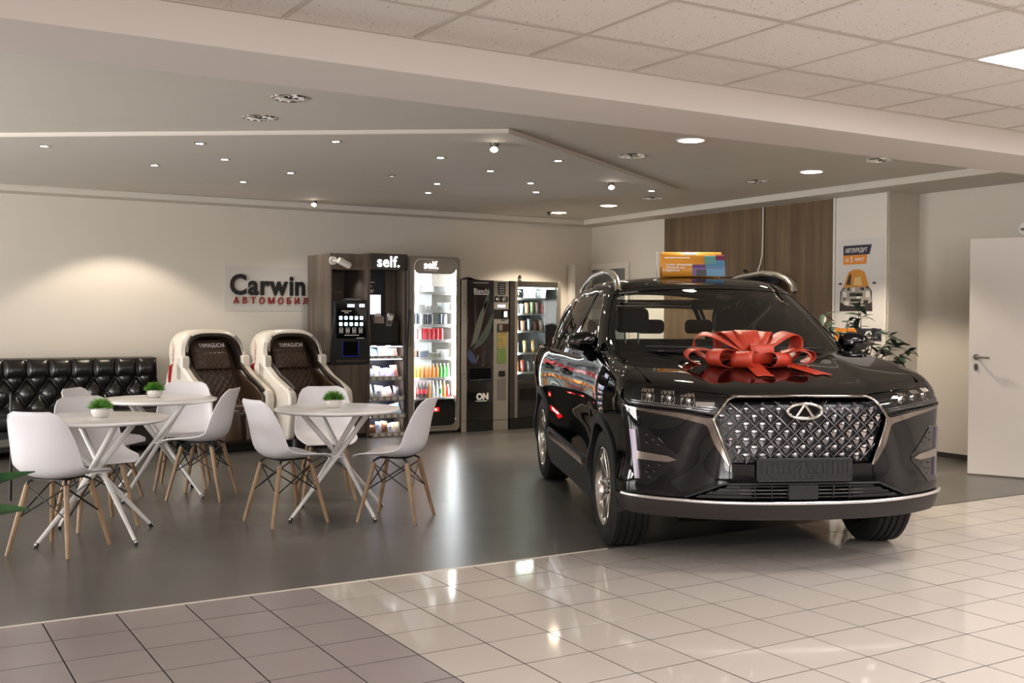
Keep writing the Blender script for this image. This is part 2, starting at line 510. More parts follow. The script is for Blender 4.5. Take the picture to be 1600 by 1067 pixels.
for i in range(-12, 11):
    x = GX + i * GT
    if XL < x < XR2:
        MB().box2((x - 0.012, YF, ZG), (x + 0.012, BEAM0, ZG + 0.012)).build('ceiling_rail', M_rail, ceil)
for j in range(0, 17):
    y = GY - j * GT
    MB().box2((XL, y - 0.012, ZG - 0.0005), (XR2, y + 0.012, ZG + 0.012)).build('ceiling_rail', M_rail, ceil)
MB().box2((XL, BEAM0 - 0.022, ZG - 0.001), (XR2, BEAM0 - 0.001, ZG + 0.012)).build('edge_rail', M_rail, ceil)

# ---- recessed lamps in the lounge ceiling
M_lamp = mat('warm_lamp_glass', '#ffffff', 0.4, emit='#ffe9c8', estr=26.0)
M_lamp_s = mat('spot_lamp_glass', '#ffffff', 0.4, emit='#fff0dc', estr=60.0)
M_refl = mat('lamp_reflector', '#f2f0ec', 0.25, 0.15)
M_dark = mat('dark_recess', '#26231f', 0.6)
def spot_light(parent, loc, energy, size, blend=0.5, col=(1.0, 0.86, 0.68), rot=(0, 0, 0), radius=0.04):
    l = bpy.data.lights.new('lamp_beam', 'SPOT')
    l.energy = energy; l.spot_size = math.radians(size); l.spot_blend = blend; l.color = col; l.shadow_soft_size = radius
    o = bpy.data.objects.new('lamp_beam', l); COL.objects.link(o); o.parent = parent; o.location = loc; o.rotation_euler = rot
    return o
def downlight(x, y, lit, label, sc=1.0):
    t = thing('recessed_downlight', label, 'ceiling light', (x, y, ZC), group=('lit' if lit else 'unlit') + ' round downlights in the plaster ceiling')
    R0 = 0.115 * sc
    MB().lathe([(R0 - .022, 0.0), (R0 - .018, -.006), (R0 - .004, -.007), (R0, 0.0)], 32).build('trim_ring', M_chrome if not lit else M_white, t, smooth=50)
    if lit:
        MB().lathe([(0, -.004), (R0 - .02, -.004), (R0 - .02, -.001)], 32).build('lamp_glass', M_lamp, t)
        spot_light(t, (0, 0, -.03), LIGHT_DOWN, 112, 0.28, radius=0.06)
    else:
        # faceted reflector cup hanging just below the plane, two dark tubes inside
        n = 20
        cup = MB(); rows = []
        for (r, z) in ((R0 - .02, -.003), (R0 * .8, -.002), (R0 * .55, -.0015), (0.02, -.001)):
            rows.append([(r * math.cos(2 * PI * k / n), r * math.sin(2 * PI * k / n), z + (.006 if k % 2 else -.006)) for k in range(n)])
        cup.grid(rows, closed_u=True).build('reflector', M_refl, t)
        for s in (-1, 1):
            MB().tube([(-.05 * sc, s * .03, -.004), (.05 * sc, s * .03, -.004)], 0.006, 6).build('lamp_tube', M_dark if s < 0 else M_white, t)
    return t
DL = [((452, 153), 0, 'large unlit downlight nearest the beam above the round tables'), ((405, 184), 0, 'unlit downlight just behind the largest unlit one above the tables'),
      ((1080, 219), 1, 'lit warm downlight close to the beam above the car roof'), ((1268, 268), 1, 'lit warm downlight above the poster side of the car'),
      ((987, 243), 0, 'unlit downlight between the angled panel edge and the beam'), ((1375, 250), 0, 'unlit downlight half hidden by the beam near the side bulkhead'),
      ((1182, 283), 0, 'unlit downlight in front of the wood panels'), ((203, 289), 1, 'lit warm downlight above the black sofa'),
      ((228, 274), 0, 'unlit downlight beside the lit one above the sofa'), ((779, 308), 0, 'unlit downlight above the coffee vending machine'),
      ((704, 323), 0, 'unlit downlight close to the back bulkhead above the fridge'), ((873, 332), 1, 'lit downlight farthest back above the snack vending machine'),
      ((951, 321), 1, 'lit downlight in front of the far wall corner'), ((1020, 309), 0, 'unlit downlight beyond the tip of the angled panel edge')]
def on_plane(px, py, z):
    d = _fwd + _right * ((px - 800) / FOC) - _up * ((py - 533.5) / FOC)
    k = (z - CAM_H) / d.z
    return d.x * k, d.y * k
for (p, lit, lab) in DL:
    x, y = on_plane(p[0], p[1], ZC)
    downlight(x, y, lit, lab)
SP = [((69, 228), 'far left by the frame edge above the sofa'), ((312, 224), 'above the front round tables near the panel edge'), ((351, 249), 'second from the panel edge above the tables'),
      ((241, 258), 'beside the unlit downlight above the sofa'), ((380, 284), 'in front of the massage chairs'), ((454, 270), 'above the wall lettering'),
      ((525, 221), 'near the panel edge left of the corner'), ((491, 314), 'bright tilted one right above the lettering'), ((612, 274), 'unlit one above the coffee station'),
      ((683, 287), 'dim one above the drinks fridge'), ((669, 301), 'nearest the bulkhead above the fridge'), ((688, 246), 'in the middle of the panel'),
      ((766, 267), 'behind the panel corner'), ((772, 225), 'tilted one right beside the panel corner'), ((829, 286), 'front one of the close pair above the vending machines'),
      ((838, 300), 'rear one of the close pair above the vending machines'), ((872, 251), 'near the slanted edge above the car windows'), ((955, 286), 'bright tilted one near the slanted edge'),
      ((1018, 298), 'at the far tip of the angled panel')]
for (p, lab) in SP:
    zd = ZC - 0.035
    x, y = on_plane(p[0], p[1], zd)
    tilt = p in ((491, 314), (955, 286), (772, 225)); unlit = p == (612, 274)
    t = thing('ceiling_spotlight', 'small recessed spotlight, ' + lab, 'spotlight', (x, y, zd), group='small spotlights in the dropped ceiling panel')
    MB().lathe([(.026, 0), (.028, -.004), (.042, -.005), (.046, 0)], 20).build('trim_ring', M_chrome, t, smooth=50)
    if tilt:
        e = Euler((-0.6, 0.4, 0)).to_matrix().to_4x4()
        MB().lathe([(.0, .012), (.03, .012), (.034, -.02), (.030, -.034), (.026, -.03)], 18).move(Matrix.Translation((0, 0, -.02)) @ e).build('gimbal_head', M_metal, t, smooth=50)
        MB().lathe([(0, -.033), (.026, -.033)], 18).move(Matrix.Translation((0, 0, -.02)) @ e).build('lamp_glass', M_lamp_s, t)
        spot_light(t, (0, 0, -.075), LIGHT_SPOT * 2.2, 120, 0.8, (1, .93, .82), radius=0.03)
    else:
        MB().lathe([(0, -.003), (.028, -.003)], 16).build('lamp_glass', M_dark if unlit else M_lamp_s, t)
        if not unlit:
            spot_light(t, (0, 0, -.02), LIGHT_SPOT, 70, 0.6, (1, .92, .8), radius=0.03)
# small ceiling sensor by the far downlights
sx, sy = on_plane(858, 331, ZC)
sp = thing('smoke_detector', 'small dark sensor on the plaster ceiling beside the farthest lit downlight', 'smoke detector', (sx, sy, ZC))
MB().lathe([(0, -.045), (.012, -.044), (.014, -.02), (.03, -.012), (.034, 0)], 16).build('sensor_body', M_dark, sp, smooth=50)

# ---- wood panels, white cable and poster board on the right wall
M_oak = wood('brown_oak_laminate', '#4a3a2c', '#64503b', '#7b654b', 0.42, 0.75)
for n, (a, b, lab) in enumerate(((8.985, 10.77, 'wide brown oak wall panel beside the far white wall'), (7.966, 8.975, 'brown oak wall panel beside the poster board'))):
    p = MB().box2((XR - 0.018, a, 0), (XR, b, 2.645)).build('wood_wall_panel', M_oak, None, bevel=0.002)
    tag(p, lab, 'wall panel', 'oak panels on the side wall')
tag(MB().box2((XR - 0.03, 7.935, 0), (XR, 7.962, 2.645)).build('panel_edge_strip', M_white), 'narrow white strip between the wood panel and poster board', 'edge strip')
cb = MB().tube([(XR - .025, 9.0, 2.64), (XR - .025, 9.0, 2.3), (XR - .026, 9.005, 2.1), (XR - .03, 9.03, 2.0), (XR - .034, 9.06, 1.93), (XR - .04, 9.08, 1.86)], 0.009, 8).build('white_cable', M_white, None, smooth=60)
tag(cb, 'white cable running down the seam between the wood panels', 'cable')
tv = thing('wall_television', 'dark flat television on the wood panel behind the car roof', 'television', (XR - 0.02, 9.08, 1.56))
MB().rbox((-.15, -.48, -.29), (-.11, .48, .30), .01, 0).build('casing', M_blackgloss, tv, bevel=.002)
MB().box2((-.1512, -.465, -.27), (-.150, .465, .285)).build('screen', mat('dark_screen', '#10151c', 0.05, coat=.6), tv)
MB().box2((-.11, -.15, -.15), (0, .15, .15)).build('wall_bracket', M_black, tv)
MB().tube([(-.12, -.02, .30), (-.12, .10, .37)], .018, 8).build('cable_plug', M_black, tv)
board = MB().box2((XR - 0.025, 7.27, 0), (XR - .001, 7.93, 2.64)).build('poster_board', mat('white_board', '#d6d0c8', 0.5), None, bevel=.002)
tag(board, 'tall white board that carries the car loan poster', 'board')

# ---- skirting (dark at the recess) and doors
struct(MB().box2((XR2 - 0.012, 5.2, 0), (XR2, 7.263, 0.05)).build('baseboard_right', mat('dark_baseboard', '#2c2724', 0.6)))
struct(MB().box2((XL, YB - 0.012, 0), (XR, YB, 0.06)).build('baseboard_back', mat('grey_baseboard', '#4a4642', 0.6)))
# far door in the side wall
d1 = MB()
dr = struct(MB().box2((XR - 0.012, 11.585, 0), (XR + .02, 12.36, 2.05)).build('door_1', mat('grey_blue_door', '#6f7478', 0.45)), 'grey door in the far corner of the side wall')
fr = MB(); fr.box2((XR - .03, 11.51, 0), (XR, 11.585, 2.13)); fr.box2((XR - .03, 11.585, 2.05), (XR, 12.38, 2.13))
fr.build('door_frame', M_white, dr, bevel=.003)
post = struct(MB().box2((8.335, 12.30, 0), (8.405, 12.388, 2.11)).build('trim_5', M_white, bevel=.003), 'narrow white post beside the snack machine')
# open white door leaf at the right
# ================================================================== THE CAR
def curve(xs, ys, smooth=0.04):
    """smooth 1-D curve through samples (Hermite, then blurred)"""
    xs = np.array(xs, float); ys = np.array(ys, float)
    o = np.argsort(xs); xs, ys = xs[o], ys[o]
    d = np.gradient(ys, xs)
    t = np.linspace(xs[0] - 0.3, xs[-1] + 0.3, 1600)
    tc_ = np.clip(t, xs[0], xs[-1])
    i = np.clip(np.searchsorted(xs, tc_) - 1, 0, len(xs) - 2)
    h = xs[i + 1] - xs[i]; s = (tc_ - xs[i]) / h
    y = (2 * s**3 - 3 * s**2 + 1) * ys[i] + (s**3 - 2 * s**2 + s) * h * d[i] + (-2 * s**3 + 3 * s**2) * ys[i + 1] + (s**3 - s**2) * h * d[i + 1]
    y = y + np.where(t < xs[0], (t - xs[0]) * d[0], 0) + np.where(t > xs[-1], (t - xs[-1]) * d[-1], 0)
    st = t[1] - t[0]; n = max(1, int(3 * smooth / st))
    k = np.exp(-0.5 * (np.arange(-n, n + 1) * st / smooth) ** 2); k /= k.sum()
    y2 = np.convolve(np.pad(y, n, mode='edge'), k, mode='valid')
    return lambda x: np.interp(x, t, y2)
def smax(k, *a):
    m = a[0]
    for q in a[1:]: m = np.maximum(m, q)
    return m + k * np.log(sum(np.exp((q - m) / k) for q in a))

c_W = curve([.9, .6, .3, 0, -.5, -1.3, -2.2, -2.67, -3.1, -3.6], [.88, .912, .925, .93, .921, .92, .925, .93, .915, .87], .08)
c_P = curve([.12, .25, .35, .45, .55, .66, .76, .86, .93, 1.0, 1.06, 1.14], [-.07, -.035, -.012, .004, -.014, -.022, -.012, .002, .004, -.006, -.022, -.05], .018)
c_F = curve([.18, .28, .36, .43, .55, .70, .83, .89, .93, .965, .99, 1.03, 1.10], [-.12, -.06, -.014, .0, -.002, .0, -.001, -.006, -.02, -.044, -.07, -.12, -.22], .014)
c_T = curve([.95, .88, .83, .75, .6, .4, .2, 0, -.2, -.35, -.6, -1.0, -2, -3, -3.6], [.932, .962, .982, 1.006, 1.04, 1.08, 1.112, 1.138, 1.158, 1.172, 1.165, 1.13, 1.14, 1.15, 1.14], .05)
c_R = curve([.2, .35, .6, .9, 1.2, 1.6], [-3.45, -3.58, -3.62, -3.60, -3.55, -3.36], .05)
def F_plan(ay):
    return 0.897 - 0.30 * (ay / 0.92) ** 3.0
def body(p):
    x, y, z = p[..., 0], p[..., 1], p[..., 2]
    ay = np.sqrt(y * y + 1e-6)
    crease = 0.56 - 0.13 * np.clip((x + .35) / 1.2, 0, 1)
    T = c_T(x) - 0.012 * (ay / .8) ** 2 - .010 / (1 + np.exp((ay - crease) / .016)) + .004
    S = c_W(x) + c_P(z)
    # muscular haunches over the wheels
    for xc in (0.0, -2.67):
        S = S + 0.014 * np.exp(-((x - xc) / .42) ** 2 - ((z - .74) / .16) ** 2)
    Fr = F_plan(ay) + c_F(z)
    # sculpted scoop running down beside the grille, and the corner fin
    Fr = Fr - 0.016 * np.exp(-((ay - (.585 + (.62 - z) * .30)) / .07) ** 2 - ((z - .64) / .20) ** 4)
    Rr = c_R(z) + .28 * (ay / .92) ** 3
    return smax(0.022, ay - S, z - T, x - Fr, Rr - x, .14 - z)
c_Sg = curve([1.0, 1.15, 1.3, 1.45, 1.6, 1.7], [.875, .842, .784, .717, .643, .59], .03)
c_Tr = curve([-.4, -.68, -.85, -1.05, -1.3, -1.7, -2.2, -2.8, -3.2, -3.5], [1.42, 1.575, 1.622, 1.656, 1.678, 1.685, 1.668, 1.605, 1.545, 1.49], .08)
c_pl = curve([-.2, -.6, -1.2, -2.0, -2.6, -3.2, -3.6], [-.05, -.012, 0, -.002, -.03, -.085, -.13], .1)
def cabin(p):
    x, y, z = p[..., 0], p[..., 1], p[..., 2]
    ay = np.sqrt(y * y + 1e-6)
    Sg = c_Sg(z) + c_pl(x)
    Tr = c_Tr(x) - 0.045 * (ay / .6) ** 2
    Ws = -.675 + 1.62 * (1.575 - z) - .38 * (ay / (c_Sg(z) * .94)) ** 2
    Rr = -3.42 - (1.58 - z) * .42 + .16 * (ay / .6) ** 2
    return smax(0.02, ay - Sg, z - Tr, (x - Ws) * .55, (Rr - x) * .8)

def solve(f, o, d, tmax, n=90):
    t = np.linspace(0, tmax, n)
    val = f(o[:, None, :] + d[:, None, :] * t[None, :, None])
    ins = val < 0
    has = ins.any(1)
    k = np.argmax(ins, 1); k = np.where(has, np.maximum(k, 1), np.clip(np.argmin(val, 1), 1, n - 1))
    lo, hi = t[k - 1].copy(), t[k].copy()
    for _ in range(26):
        m = (lo + hi) / 2
        v = f(o + d * m[:, None]) < 0
        hi = np.where(v, m, hi); lo = np.where(v, lo, m)
    return o + d * ((lo + hi) / 2)[:, None], has
def grad(f, p, e=0.004):
    g = np.stack([f(p + np.eye(3)[i] * e) - f(p - np.eye(3)[i] * e) for i in range(3)], -1)
    return g / np.maximum(np.linalg.norm(g, axis=-1, keepdims=True), 1e-9)
FCX, CCX, RCX = -0.5, -1.6, -2.7
def P_side(s):
    return lambda q: (np.stack([q[:, 0], np.full(len(q), s * 1.35), q[:, 1]], -1), np.tile([0, -s, 0], (len(q), 1)).astype(float), 1.3)
def P_fend(s):
    def g(q):
        ph = q[:, 1] / .55
        d = np.stack([np.zeros(len(q)), s * np.cos(ph), np.sin(ph)], -1)
        c = np.stack([q[:, 0], np.full(len(q), s * .40), np.full(len(q), .80)], -1)
        return c + d * 1.2, -d, 1.19
    return g
def P_top(q):
    return np.stack([q[:, 0], q[:, 1], np.full(len(q), 2.3)], -1), np.tile([0, 0, -1.], (len(q), 1)), 1.6
def P_axis(cx, scale, sgn=1):
    def g(q):
        th = q[:, 0] / scale
        d = np.stack([sgn * np.cos(th), np.sin(th), np.zeros(len(q))], -1)
        c = np.stack([np.full(len(q), cx), np.zeros(len(q)), q[:, 1]], -1)
        return c + d * 2.6, -d, 2.5
    return g
P_front = P_axis(FCX, 1.3); P_cabin = P_axis(CCX, 1.0); P_rear = P_axis(RCX, 1.2, -1)
def fq(y, z, x=None):
    """front chart coordinate of a point given by y (and z); x only needed beyond the corner"""
    if x is None: x = F_plan(abs(y))
    return (1.3 * math.atan2(y, x - FCX), z)
def cq(x, y, z):
    return (math.atan2(y, x - CCX), z)
def resample(poly, step):
    out = []
    n = len(poly)
    for i in range(n):
        a, b = np.array(poly[i]), np.array(poly[(i + 1) % n])
        k = max(1, int(math.ceil(np.linalg.norm(b - a) / step)))
        out += [tuple(a + (b - a) * j / k) for j in range(k)]
    return out
def inside(pts, poly):
    x, y = pts[:, 0], pts[:, 1]
    r = np.zeros(len(pts), bool)
    P = np.array(poly); Q = np.roll(P, -1, 0)
    for (x0, y0), (x1, y1) in zip(P, Q):
        c = (y0 > y) != (y1 > y)
        if abs(y1 - y0) > 1e-12:
            r ^= c & (x < (x1 - x0) * (y - y0) / (y1 - y0) + x0)
    return r
def edge_dist(pts, poly):
    P = np.array(poly); Q = np.roll(P, -1, 0)
    best = np.full(len(pts), 1e9)
    for a, b in zip(P, Q):
        ab = b - a; t = np.clip(((pts - a) @ ab) / max(ab @ ab, 1e-12), 0, 1)
        best = np.minimum(best, np.linalg.norm(pts - (a + t[:, None] * ab), axis=1))
    return best
def rounded(poly, r, n=5):
    """round polygon corners"""
    out = []
    m = len(poly)
    for i in range(m):
        p, a, b = (np.array(poly[i]), np.array(poly[i - 1]), np.array(poly[(i + 1) % m]))
        ra = min(r, .45 * np.linalg.norm(a - p)); rb = min(r, .45 * np.linalg.norm(b - p))
        s, e = p + (a - p) / np.linalg.norm(a - p) * ra, p + (b - p) / np.linalg.norm(b - p) * rb
        for k in range(n + 1):
            t = k / n
            out.append(tuple((1 - t) ** 2 * s + 2 * t * (1 - t) * p + t * t * e))
    return out
def panel(name, outline, proj, f, m, parent, holes=(), step=0.03, lip=0.012, off=0.0, label=None, disp=None):
    loops = [resample(outline, step)] + [resample(h_, step) for h_ in holes]
    A = np.array(loops[0])
    lo, hi = A.min(0), A.max(0)
    gx, gy = np.meshgrid(np.arange(lo[0] + step / 2, hi[0], step), np.arange(lo[1] + step / 2, hi[1], step))
    G = np.stack([gx.ravel(), gy.ravel()], -1)
    if len(G):
        ok = inside(G, loops[0]) & (edge_dist(G, loops[0]) > step * .45)
        for h_ in loops[1:]: ok &= ~inside(G, h_) & (edge_dist(G, h_) > step * .45)
        G = G[ok]
    pts = []; edges = []
    for l in loops:
        n0 = len(pts); pts += [Vector(q) for q in l]
        edges += [(n0 + i, n0 + (i + 1) % len(l)) for i in range(len(l))]
    pts += [Vector(q) for q in G]
    V, E, Fc, *_ = delaunay_2d_cdt(pts, edges, [], 0, 1e-7)
    V2 = np.array([tuple(v) for v in V])
    Fc = np.array([t for t in Fc if len(t) == 3])
    cen = V2[Fc].mean(1)
    ok = inside(cen, loops[0])
    for h_ in loops[1:]: ok &= ~inside(cen, h_)
    Fc = Fc[ok]
    o, d, tm_ = proj(V2)
    P3, has = solve(f, o, d, tm_)
    N3 = grad(f, P3)
    q = P3 + N3 * off
    if disp is not None: q = q + N3 * disp(V2)[:, None]
    # orient
    tri = q[Fc]; nf = np.cross(tri[:, 1] - tri[:, 0], tri[:, 2] - tri[:, 0])
    flip = (nf * N3[Fc].mean(1)).sum(1) < 0
    Fc[flip] = Fc[flip][:, ::-1]
    used = np.unique(Fc); remap = -np.ones(len(q), int); remap[used] = np.arange(len(used))
    q = q[used]; nn = N3[used]; Fc = remap[Fc]
    faces = [tuple(map(int, t)) for t in Fc]
    verts = [tuple(p) for p in q]; norms = [tuple(n) for n in nn]
    if lip:
        cnt = {}
        for t in faces:
            for a, b in ((t[0], t[1]), (t[1], t[2]), (t[2], t[0])):
                cnt[(a, b)] = 1
        bd = [(a, b) for (a, b) in cnt if (b, a) not in cnt]
        for a, b in bd:
            pa, pb, na, nb = q[a], q[b], nn[a], nn[b]
            n0 = len(verts)
            e = pb - pa; fn = np.cross(e, na); L = np.linalg.norm(fn); fn = fn / L if L > 1e-9 else na
            verts += [tuple(pb), tuple(pa), tuple(pa - na * lip), tuple(pb - nb * lip)]
            norms += [tuple(fn)] * 4
            faces.append((n0, n0 + 1, n0 + 2, n0 + 3))
    me = bpy.data.meshes.new(name)
    me.from_pydata(verts, [], faces)
    me.shade_smooth()
    me.normals_split_custom_set_from_vertices(norms)
    return finish(name, me, m, parent, label=label)
def on_body(f, proj, poly, off=0.0, closed=True, step=0.02):
    L = resample(poly, step) if closed else None
    if L is None:
        L = []
        for a, b in zip(poly[:-1], poly[1:]):
            a, b = np.array(a), np.array(b); k = max(1, int(np.linalg.norm(b - a) / step))
            L += [tuple(a + (b - a) * j / k) for j in range(k)]
        L.append(tuple(poly[-1]))
    Q = np.array(L); o, d, tm_ = proj(Q)
    P3, _ = solve(f, o, d, tm_)
    return P3 + grad(f, P3) * off
def ribbon(name, pts, nrm, w, m, parent, depth=.01):
    """raised strip following surface points; w = half width vector function"""

M_paintblk = mat('black_car_paint', '#060607', 0.3, spec=0.0, coat=1.0, coat_rough=0.006)
M_carplastic = mat('dark_grey_car_plastic', '#1b1a1a', 0.5, spec=0.4, bump=.04, bscale=400)
M_skid = mat('grey_brown_skid_plastic', '#231e1d', 0.42, spec=0.45)
M_carchrome = mat('car_chrome', '#d9d5cf', 0.06, 1.0)
M_dchrome = mat('dark_chrome', '#8d857e', 0.10, 1.0)
M_stripwhite = mat('bright_chrome_strip', '#f6f5f8', 0.2, 1.0)
M_rubber = mat('tyre_rubber', '#141312', 0.62, spec=0.35, bump=.03, bscale=300)
M_rimsilver = mat('machined_rim', '#c3bfb9', 0.22, 1.0)
M_rimdark = mat('dark_rim_paint', '#1d1c1d', 0.25, spec=.6)
M_cabin = mat('black_interior', '#1c1a19', 0.65)
M_seat = mat('black_seat_leather', '#191716', 0.45)
M_matt = mat('matt_black', '#050505', 0.9, spec=.1)
def thin_glass(name, tint, refl=1.0):
    m = bpy.data.materials.new(name); m.use_nodes = True
    nt = m.node_tree; nt.nodes.clear()
    out = nt.nodes.new('ShaderNodeOutputMaterial'); mx = nt.nodes.new('ShaderNodeMixShader')
    tr = nt.nodes.new('ShaderNodeBsdfTransparent'); gl = nt.nodes.new('ShaderNodeBsdfGlossy'); fr = nt.nodes.new('ShaderNodeFresnel')
    tr.inputs[0].default_value = (*tint, 1); gl.inputs['Roughness'].default_value = 0.005
    gl.inputs[0].default_value = (refl, refl, refl, 1)
    fr.inputs[0].default_value = 1.52
    nt.links.new(fr.outputs[0], mx.inputs[0]); nt.links.new(tr.outputs[0], mx.inputs[1]); nt.links.new(gl.outputs[0], mx.inputs[2])
    nt.links.new(mx.outputs[0], out.inputs[0])
    return m
M_wind = thin_glass('windshield_glass', (.62, .65, .63))
M_tint = thin_glass('tinted_side_glass', (.10, .10, .10))
M_midtint = thin_glass('light_side_glass', (.45, .47, .46))
M_lens = thin_glass('headlamp_lens', (.88, .90, .92))
M_clear = thin_glass('clear_glass', (.94, .96, .96))

car = thing('suv_car', 'black glossy suv with a red gift bow on its hood', 'car', (4.6247, 4.8778, 0), math.radians(-114.75))

# ---- hood
HY = 0.775
hood_out = [(.838 - .22 * (abs(y) / HY) ** 3.2, y) for y in np.linspace(-HY * .97, HY * .97, 25)]
hood_out += [(x, HY + .012 * math.sin((x - .6) * -2)) for x in np.linspace(.55, -.30, 14)]
hood_out += [(-.36 - .06 * (1 - (abs(y) / HY) ** 2) + .02, y) for y in np.linspace(HY, -HY, 21)][1:-1]
hood_out += [(x, -(HY + .012 * math.sin((x - .6) * -2))) for x in np.linspace(-.30, .55, 14)]
panel('hood', hood_out, P_top, body, M_paintblk, car, step=.025, lip=.02)
def z_edge(x):
    q = np.array([[x, HY + .012 * math.sin((x - .6) * -2) + .004]]); o, d, t_ = P_top(q)
    return float(solve(body, o, d, t_)[0][0][2])

def lampL(s):
    P = [(.405, .957), (.60, .975), (.75, .998), (.84, 1.016), (.892, 1.026), (.905, .99), (.897, .925), (.872, .900), (.62, .878), (.475, .852), (.446, .885)]
    return [fq(s * y, z, x) for (y, z), x in zip(P, [None, None, None, None, .55, .55, .57, .60, None, None, None])]
# ---- fenders, doors, quarter panels (both sides)
AR = 0.405; WZ = 0.352; XRW = -2.67
def arch(xc, r, a0, a1, n=22):
    return [(xc + r * math.cos(t), WZ + r * math.sin(t)) for t in np.linspace(a0, a1, n)]
DF, DM, DE = -.43, -1.52, -2.38       # door gaps
gp = .0025
belt = lambda x: 1.085 + .045 * max(0, min(1, (-x - .4) / 2.4))
for s in (1, -1):
    lt = on_body(body, P_front, lampL(s)[1:6], 0, closed=False, step=.03)
    lt = [p for p in lt if abs(p[1]) > .765]
    fe = lambda x, y, z: (x, .55 * math.atan2(z - .80, abs(y) - .40))
    out = [fe(p[0] - .003, p[1], p[2]) for p in lt[::-1]]
    xs_ = np.linspace(min(.60, float(lt[0][0]) - .012), -.33, 16)
    out += [fe(x, HY + .012 * math.sin((x - .6) * -2) + .004, z_edge(x)) for x in xs_]
    out += [fe(-.385, .80, 1.165), fe(DF + gp, .90, 1.10)] + [fe(DF + gp, .925, z) for z in (.9, .6, .26)] + [fe(-.36, .915, .24)]
    out += [fe(x, .93, z) for x, z in arch(0, AR, math.radians(196), math.radians(38), 24)] + [fe(.46, .925, .70), fe(.50, .915, .80), fe(.535, .905, .90)]
    panel('front_fender', out, P_fend(s), body, M_paintblk, car, step=.026)
    out = [(DF - gp, 1.085), (DF - gp, .25), (DM + gp, .25), (DM + gp, belt(DM))]
    panel('front_door', out, P_side(s), body, M_paintblk, car, step=.035)
    out = [(DM - gp, belt(DM)), (DM - gp, .25), (-2.20, .25)] + [(x, z) for x, z in arch(XRW, AR + .03, math.radians(-8), math.radians(48), 9)] + [(DE + gp, .85), (DE + gp, belt(DE))]
    panel('rear_door', out, P_side(s), body, M_paintblk, car, step=.035)
    out = [(DE - gp, belt(DE)), (DE - gp, .84)] + [(DE - gp, .80)] + arch(XRW, AR, math.radians(50), math.radians(190), 22) + [(-3.16, .30), (-3.3, .45), (-3.34, .75), (-3.36, 1.0), (-3.36, 1.13)]
    panel('quarter_panel', out, P_side(s), body, M_paintblk, car, step=.035)
    # plastic cladding: arch rings, sill, with a bright insert
    for xc, a0, a1 in ((0, math.radians(200), math.radians(-12)), (XRW, math.radians(192), math.radians(-16))):
        ring = arch(xc, AR - .022, a0, a1, 30) + arch(xc, AR + .035, a1 + .03, a0 - .03, 30)
        panel('wheel_arch_trim', ring, P_side(s), body, M_carplastic, car, step=.022, off=.012, lip=.05)
    panel('sill_cladding', [(-.40, .20), (-.42, .40), (-.5, .465), (-2.17, .49), (-2.26, .42), (-2.28, .20)], P_side(s), body, M_carplastic, car, step=.04, off=.012, lip=.03)
    panel('door_trim_strip', [(-.50, .415), (-.56, .45), (-1.98, .475), (-2.06, .448), (-1.98, .43)], P_side(s), body, M_dchrome, car, step=.03, off=.022, lip=.012)
    panel('tail_lamp', [(-3.36, .93), (-3.36, 1.06), (-3.1, 1.04), (-3.02, .99)], P_side(s), body, mat('red_lamp', '#5a0808', .1), car, step=.03, off=.004)
# wheel wells and hidden core
for s in (1, -1):
    for xc in (0, XRW):
        MB().lathe([(.40, .58), (.425, .62), (.425, .885)], 30, (xc, 0, WZ), axis=1, a0=math.radians(-86), a1=math.radians(86)).move(Matrix.Diagonal((1, s, 1, 1))).build('wheel_well', M_matt, car, smooth=60, fix=False)
core = MB()
core.box2((-.46, -.60, .25), (.62, .60, .90)); core.box2((-2.24, -.84, .20), (-.40, .84, .48)); core.box2((-3.45, -.60, .24), (-2.2, .60, .92))
core.box2((-.9, -.78, .42), (-.42, .78, 1.0)); core.box2((.43, -.60, .31), (.60, .60, .84)); core.box2((-3.3, -.80, .5), (-3.10, .80, 1.0))
core.box2((-3.3, -.80, .84), (-2.3, .80, 1.0)); core.box2((-.42, -.74, .80), (.42, .74, .98)); core.box2((.2, -.70, .84), (.66, .70, .97))
core.build('inner_structure', M_matt, car)

# ---- rear end (tailgate, bumper) - simple, never faces the viewer
tr = [(1.2 * t, z) for t, z in ((-.66, .30), (-.66, 1.12), (.66, 1.12), (.66, .30))]
panel('tailgate', tr, P_rear, body, M_paintblk, car, step=.06)

# ---- front bumper
gT, gM, gB = .405, .476, .394            # grille half widths at top, middle, bottom
zT, zM, zB = .948, .832, .600
grille_poly = [fq(-gT + .03, zT), fq(gT - .03, zT), fq(gT, zT - .012), fq(gM, zM), fq(gM - .004, zM - .03), fq(gB, zB), fq(-gB, zB), fq(-gM + .004, zM - .03), fq(-gM, zM), fq(-gT, zT - .012)]
